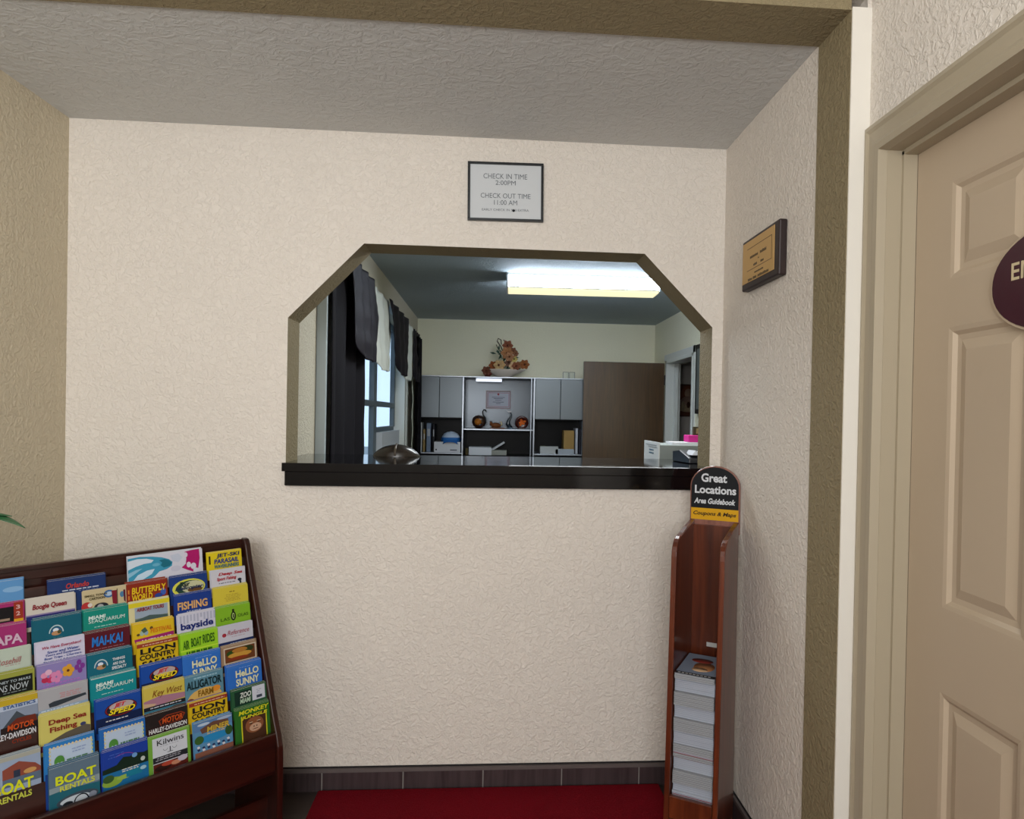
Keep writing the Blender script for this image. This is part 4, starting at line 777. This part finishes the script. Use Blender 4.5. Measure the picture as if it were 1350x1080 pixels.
# flower arrangement
cx0 = px(664, 497, 4.6)
FA = thing('flower_arrangement', 'dried peach and rust flowers in a white footed bowl on the wall unit', 'flowers', (cx0.x, 4.62, ZTT))
b = MB(); b.lathe([(0, 0), (.055, 0), (.075, .008), (.15, .045), (.225, .078), (.23, .084), (.215, .082), (.10, .045), (0, .03)], mat('white_bowl', 'd8ccc0', .4), 32, None, 1, .55); b.build('bowl', FA)
FL = [(0.035, .335, .062, '94563c'), (.03, .255, .072, 'b07c50'), (.055, .215, .055, 'b0805c'), (-.035, .10+.03, .055, 'd8b078'), (-.11, .12, .055, '945028'), (-.055, .125, .060, 'c8a878'), (.105, .195, .042, 'cfc070'), (.10, .12, .055, 'd8b890'), (.125, .12, .050, '8c5438'), (.16, .135, .045, '967048'), (.215, .14, .058, '985c30'), (-.185, .065, .052, '70402c'), (-.17, .035, .05, '6a3428'), (.095, .28, .04, '7c4c34'), (.12, .25, .035, '8c5c40'), (.05, .155, .05, '7c5848')]
def flower(x, z, R, c, y):
    b = MB(); m1 = mat('petal_'+c, c, .7)
    for ring, (n, rr, tilt) in enumerate(((6, 1, .35), (5, .68, .8), (3, .38, 1.2))):
        for i in range(n):
            a_ = 2*PI*i/n + ring*.5
            D = Vector((math.cos(a_), -tilt*.7, math.sin(a_))).normalized(); S = Vector((-math.sin(a_), 0, math.cos(a_)))
            def fn(u_, v_, D=D, S=S, rr=rr):
                wv = R*.40*rr*math.sin(PI*min(1, .12+u_*.88))**.7; return Vector((x, y, z)) + D*(R*rr*u_) + S*wv*(v_-.5)*2 + Vector((0, -1, 0))*(R*.25*u_*u_ - .1*R*(2*v_-1)**2)
            b.grid(fn, 5, 4, m1)
    b.lathe([(0, 0), (R*.2, 0), (R*.12, R*.25), (0, R*.3)], mat('flower_center', '5c3018', .8), 8, Matrix.Translation((x, y-.01, z)) @ Matrix.Rotation(PI/2, 4, 'X')); b.build('flower', FA, recalc=False)
for i, (x, z, R, c) in enumerate(FL): flower(x, z, R, c, -.05 - .02*(i % 3))
b = MB(); mg = mat('dry_leaf', '2c4a38', .7); random.seed(3)
for i in range(46):
    x0 = random.uniform(-.13, .17); z0 = random.uniform(.08, .28) if abs(x0) < .1 else .09; a_ = random.uniform(-.3, PI+.3); L = random.uniform(.04, .075)
    D = Vector((math.cos(a_), random.uniform(-.3, .1), abs(math.sin(a_)))).normalized(); S = D.cross(Vector((0, 1, 0))).normalized()*L*.16; P = Vector((x0, .0, z0))
    b.poly([P, P+D*L*.5+S, P+D*L, P+D*L*.5-S], mg)
b.tube([(-.02, 0, .06), (.0, 0, .2), (.03, 0, .33)], .008, mg); b.tube([(.02, 0, .08), (.1, 0, .2), (.12, 0, .28)], .006, mg); b.tube([(0, 0, .08), (-.1, 0, .1), (-.2, -.02, .06)], .006, mg)
b.tube([(0, 0, .08), (.1, 0, .12), (.22, -.02, .12)], .006, mg); b.build('foliage', FA, solid=.002, recalc=False)
b = MB(); mt = mat('dry_twig', '4c4030', .8)
b.tube([(.0, 0, .25), (-.035, 0, .33), (-.075, 0, .385), (-.065, 0, .415), (-.035, 0, .40), (-.03, 0, .35)], .006, mt, 6); b.tube([(0, 0, .25), (-.06, 0, .30), (-.085, 0, .35)], .005, mt, 6); b.tube([(.02, 0, .35), (.0, 0, .395), (-.01, 0, .40)], .005, mt, 6); b.build('twig', FA)

# ------------------------------------------------------------------ on and behind the counter
ZC = 1.2175
p = at(523, 597, Z=ZC); p.y = .44
o = thing('domed_ornament', 'dark brown low dome with pointed ends on the counter by the curtains', 'ornament', (at(523, 590, Y=.44).x, .44, ZC))
def dome(a, c):
    x = (a*2-1); ww = (1-x*x)**1.0; ang = PI*c
    return (x*.103, -.055*math.cos(ang)*ww**.8, .052*math.sin(ang)*ww**.75)
b = MB(); b.grid(dome, 28, 12, mat('dark_brown_gloss', '241d16', .25, spec=.6)); b.build('shell', o)
b = MB(); b.tube([(.0, -.056, .004), (.0, -.042, .037), (0, 0, .0525), (0, .04, .038)], .005, mat('ridge_brown', '4c4234', .3)); b.build('ridge', o)
# grey paper tray with white end, papers, pink box, small picture, telephone
o = thing('file_box', 'grey plastic filing box with white printed end behind the counter', 'box', (.845, .82, 1.0))
b = MB(); b.box((.006, 0, 0), (.33, .30, .270), mat('grey_plastic', '7c8380', .5)); b.build('body', o, bevel=.004)
b = MB(); b.box((0, -.002, 0), (.006, .32, .282), pc('d8dcdc')); b.build('white_end', o)
b = MB()
for z, c, y0, y1 in ((.262, '9ca4a8', .04, .28), (.252, 'a8b0b4', .03, .22), (.236, '3c6484', .1, .2), (.220, '385c74', .1, .2)): b.box((-.001, y0, z), (0, y1, z+.005), pc(c))
b.build('printed_marks', o)
d = bpy.data.objects.new('desk', None)
C.objects.link(d); tag(d, 'grey desk carrying the filing box behind the counter', 'desk'); d.location = (1.1, .95, 0)
b = MB(); b.box((-.36, -.30, .97), (.6, .45, .999), mat('desk_grey', '55565a', .5)); b.build('desk_top', d)
for x in (-.34, .56):
    b = MB(); b.box((x, -.28, 0), (x+.03, .43, .97), MATS['desk_grey']); b.build('leg', d)
o = thing('paper_stack', 'white papers lying on the grey filing box', 'papers', (1.0, .92, 1.2705)); b = MB(); b.box((-.07, -.05, 0), (.10, .08, .012), pc('dcdee4')); b.build('sheets', o)
o = thing('pink_box', 'bright pink box on the papers beside the hatch edge', 'box', (1.075, .93, 1.283)); b = MB(); b.box((-.055, -.04, 0), (.07, .05, .036), pc('c42884')); b.build('body', o, bevel=.003)
o = thing('small_picture', 'tiny framed olive picture standing on the pink box', 'picture', (1.09, .93, 1.3195)); b = MB(); b.box((-.035, -.01, 0), (.06, .01, .044), pc('403c28')); b.build('frame', o); b = MB(); b.box((-.022, -.0115, .008), (.05, -.01, .036), pc('948c60')); b.build('picture', o)
o = thing('card_terminal', 'black card terminal with white slip on the counter', 'terminal', (.865, .30, ZC), .15)
b = MB(); b.prism([(-.08, 0), (.09, 0), (.09, .045), (.02, .052), (-.08, .022)], 'X', -.055, .055, mat('black_plastic', '14161c', .35)); b.build('body', o, bevel=.004)
b = MB(); b.prism([(-.035, 0), (.015, 0), (.03, .016), (.0, .010), (-.02, .020)], 'Y', -.075, -.01, pc('d4d8e0'), Matrix.Translation((-.005, 0, .035))); b.build('paper_slip', o)
# hall picture and dark framed picture on the office right wall
a = at(890, 549, Y=4.82); c = at(918, 507, Y=4.82)
t3, hw, h = frame_on_y('hall_picture', 'brown toned picture of a seated robed figure on the hall wall', 'picture', a.x, a.x+.30, a.z, c.z, 4.838, .012, '3a2218', '5c3424')
b = MB(); MZ = MY @ Matrix.Translation((0, 0, .0095))
def el(cx, cy, rx, ry, c, z=0): b.lathe([(0, 0), (1, 0), (1, .0004), (0, .0004)], pc(c), 18, MZ @ Matrix.Translation((cx, cy, z)) @ Matrix.Diagonal((rx, ry, 1, 1)))
el(0, h*.62, .10, .12, '7a4a34'); el(-.005, h*.72, .042, .052, 'a08470', .0006); el(0, h*.42, .10, .075, '94786a', .001); el(0, h*.25, .12, .04, 'a08c70', .0014); el(0, h*.36, .02, .035, '44261c', .002); el(-.06, h*.34, .022, .05, 'b09c80', .002); el(.06, h*.34, .022, .05, 'b09c80', .002)
b.build('figure', t3)
o = thing('wall_picture', 'black edged picture on the office right wall beside the doorway', 'picture', (1.799, 2.95, 1.45))
b = MB(); b.box((-.03, -.32, 0), (0, .30, .60), pc('121214')); b.build('frame', o); b = MB(); b.box((-.032, -.28, .04), (-.03, .26, .56), pc('6c7470')); b.build('picture', o)
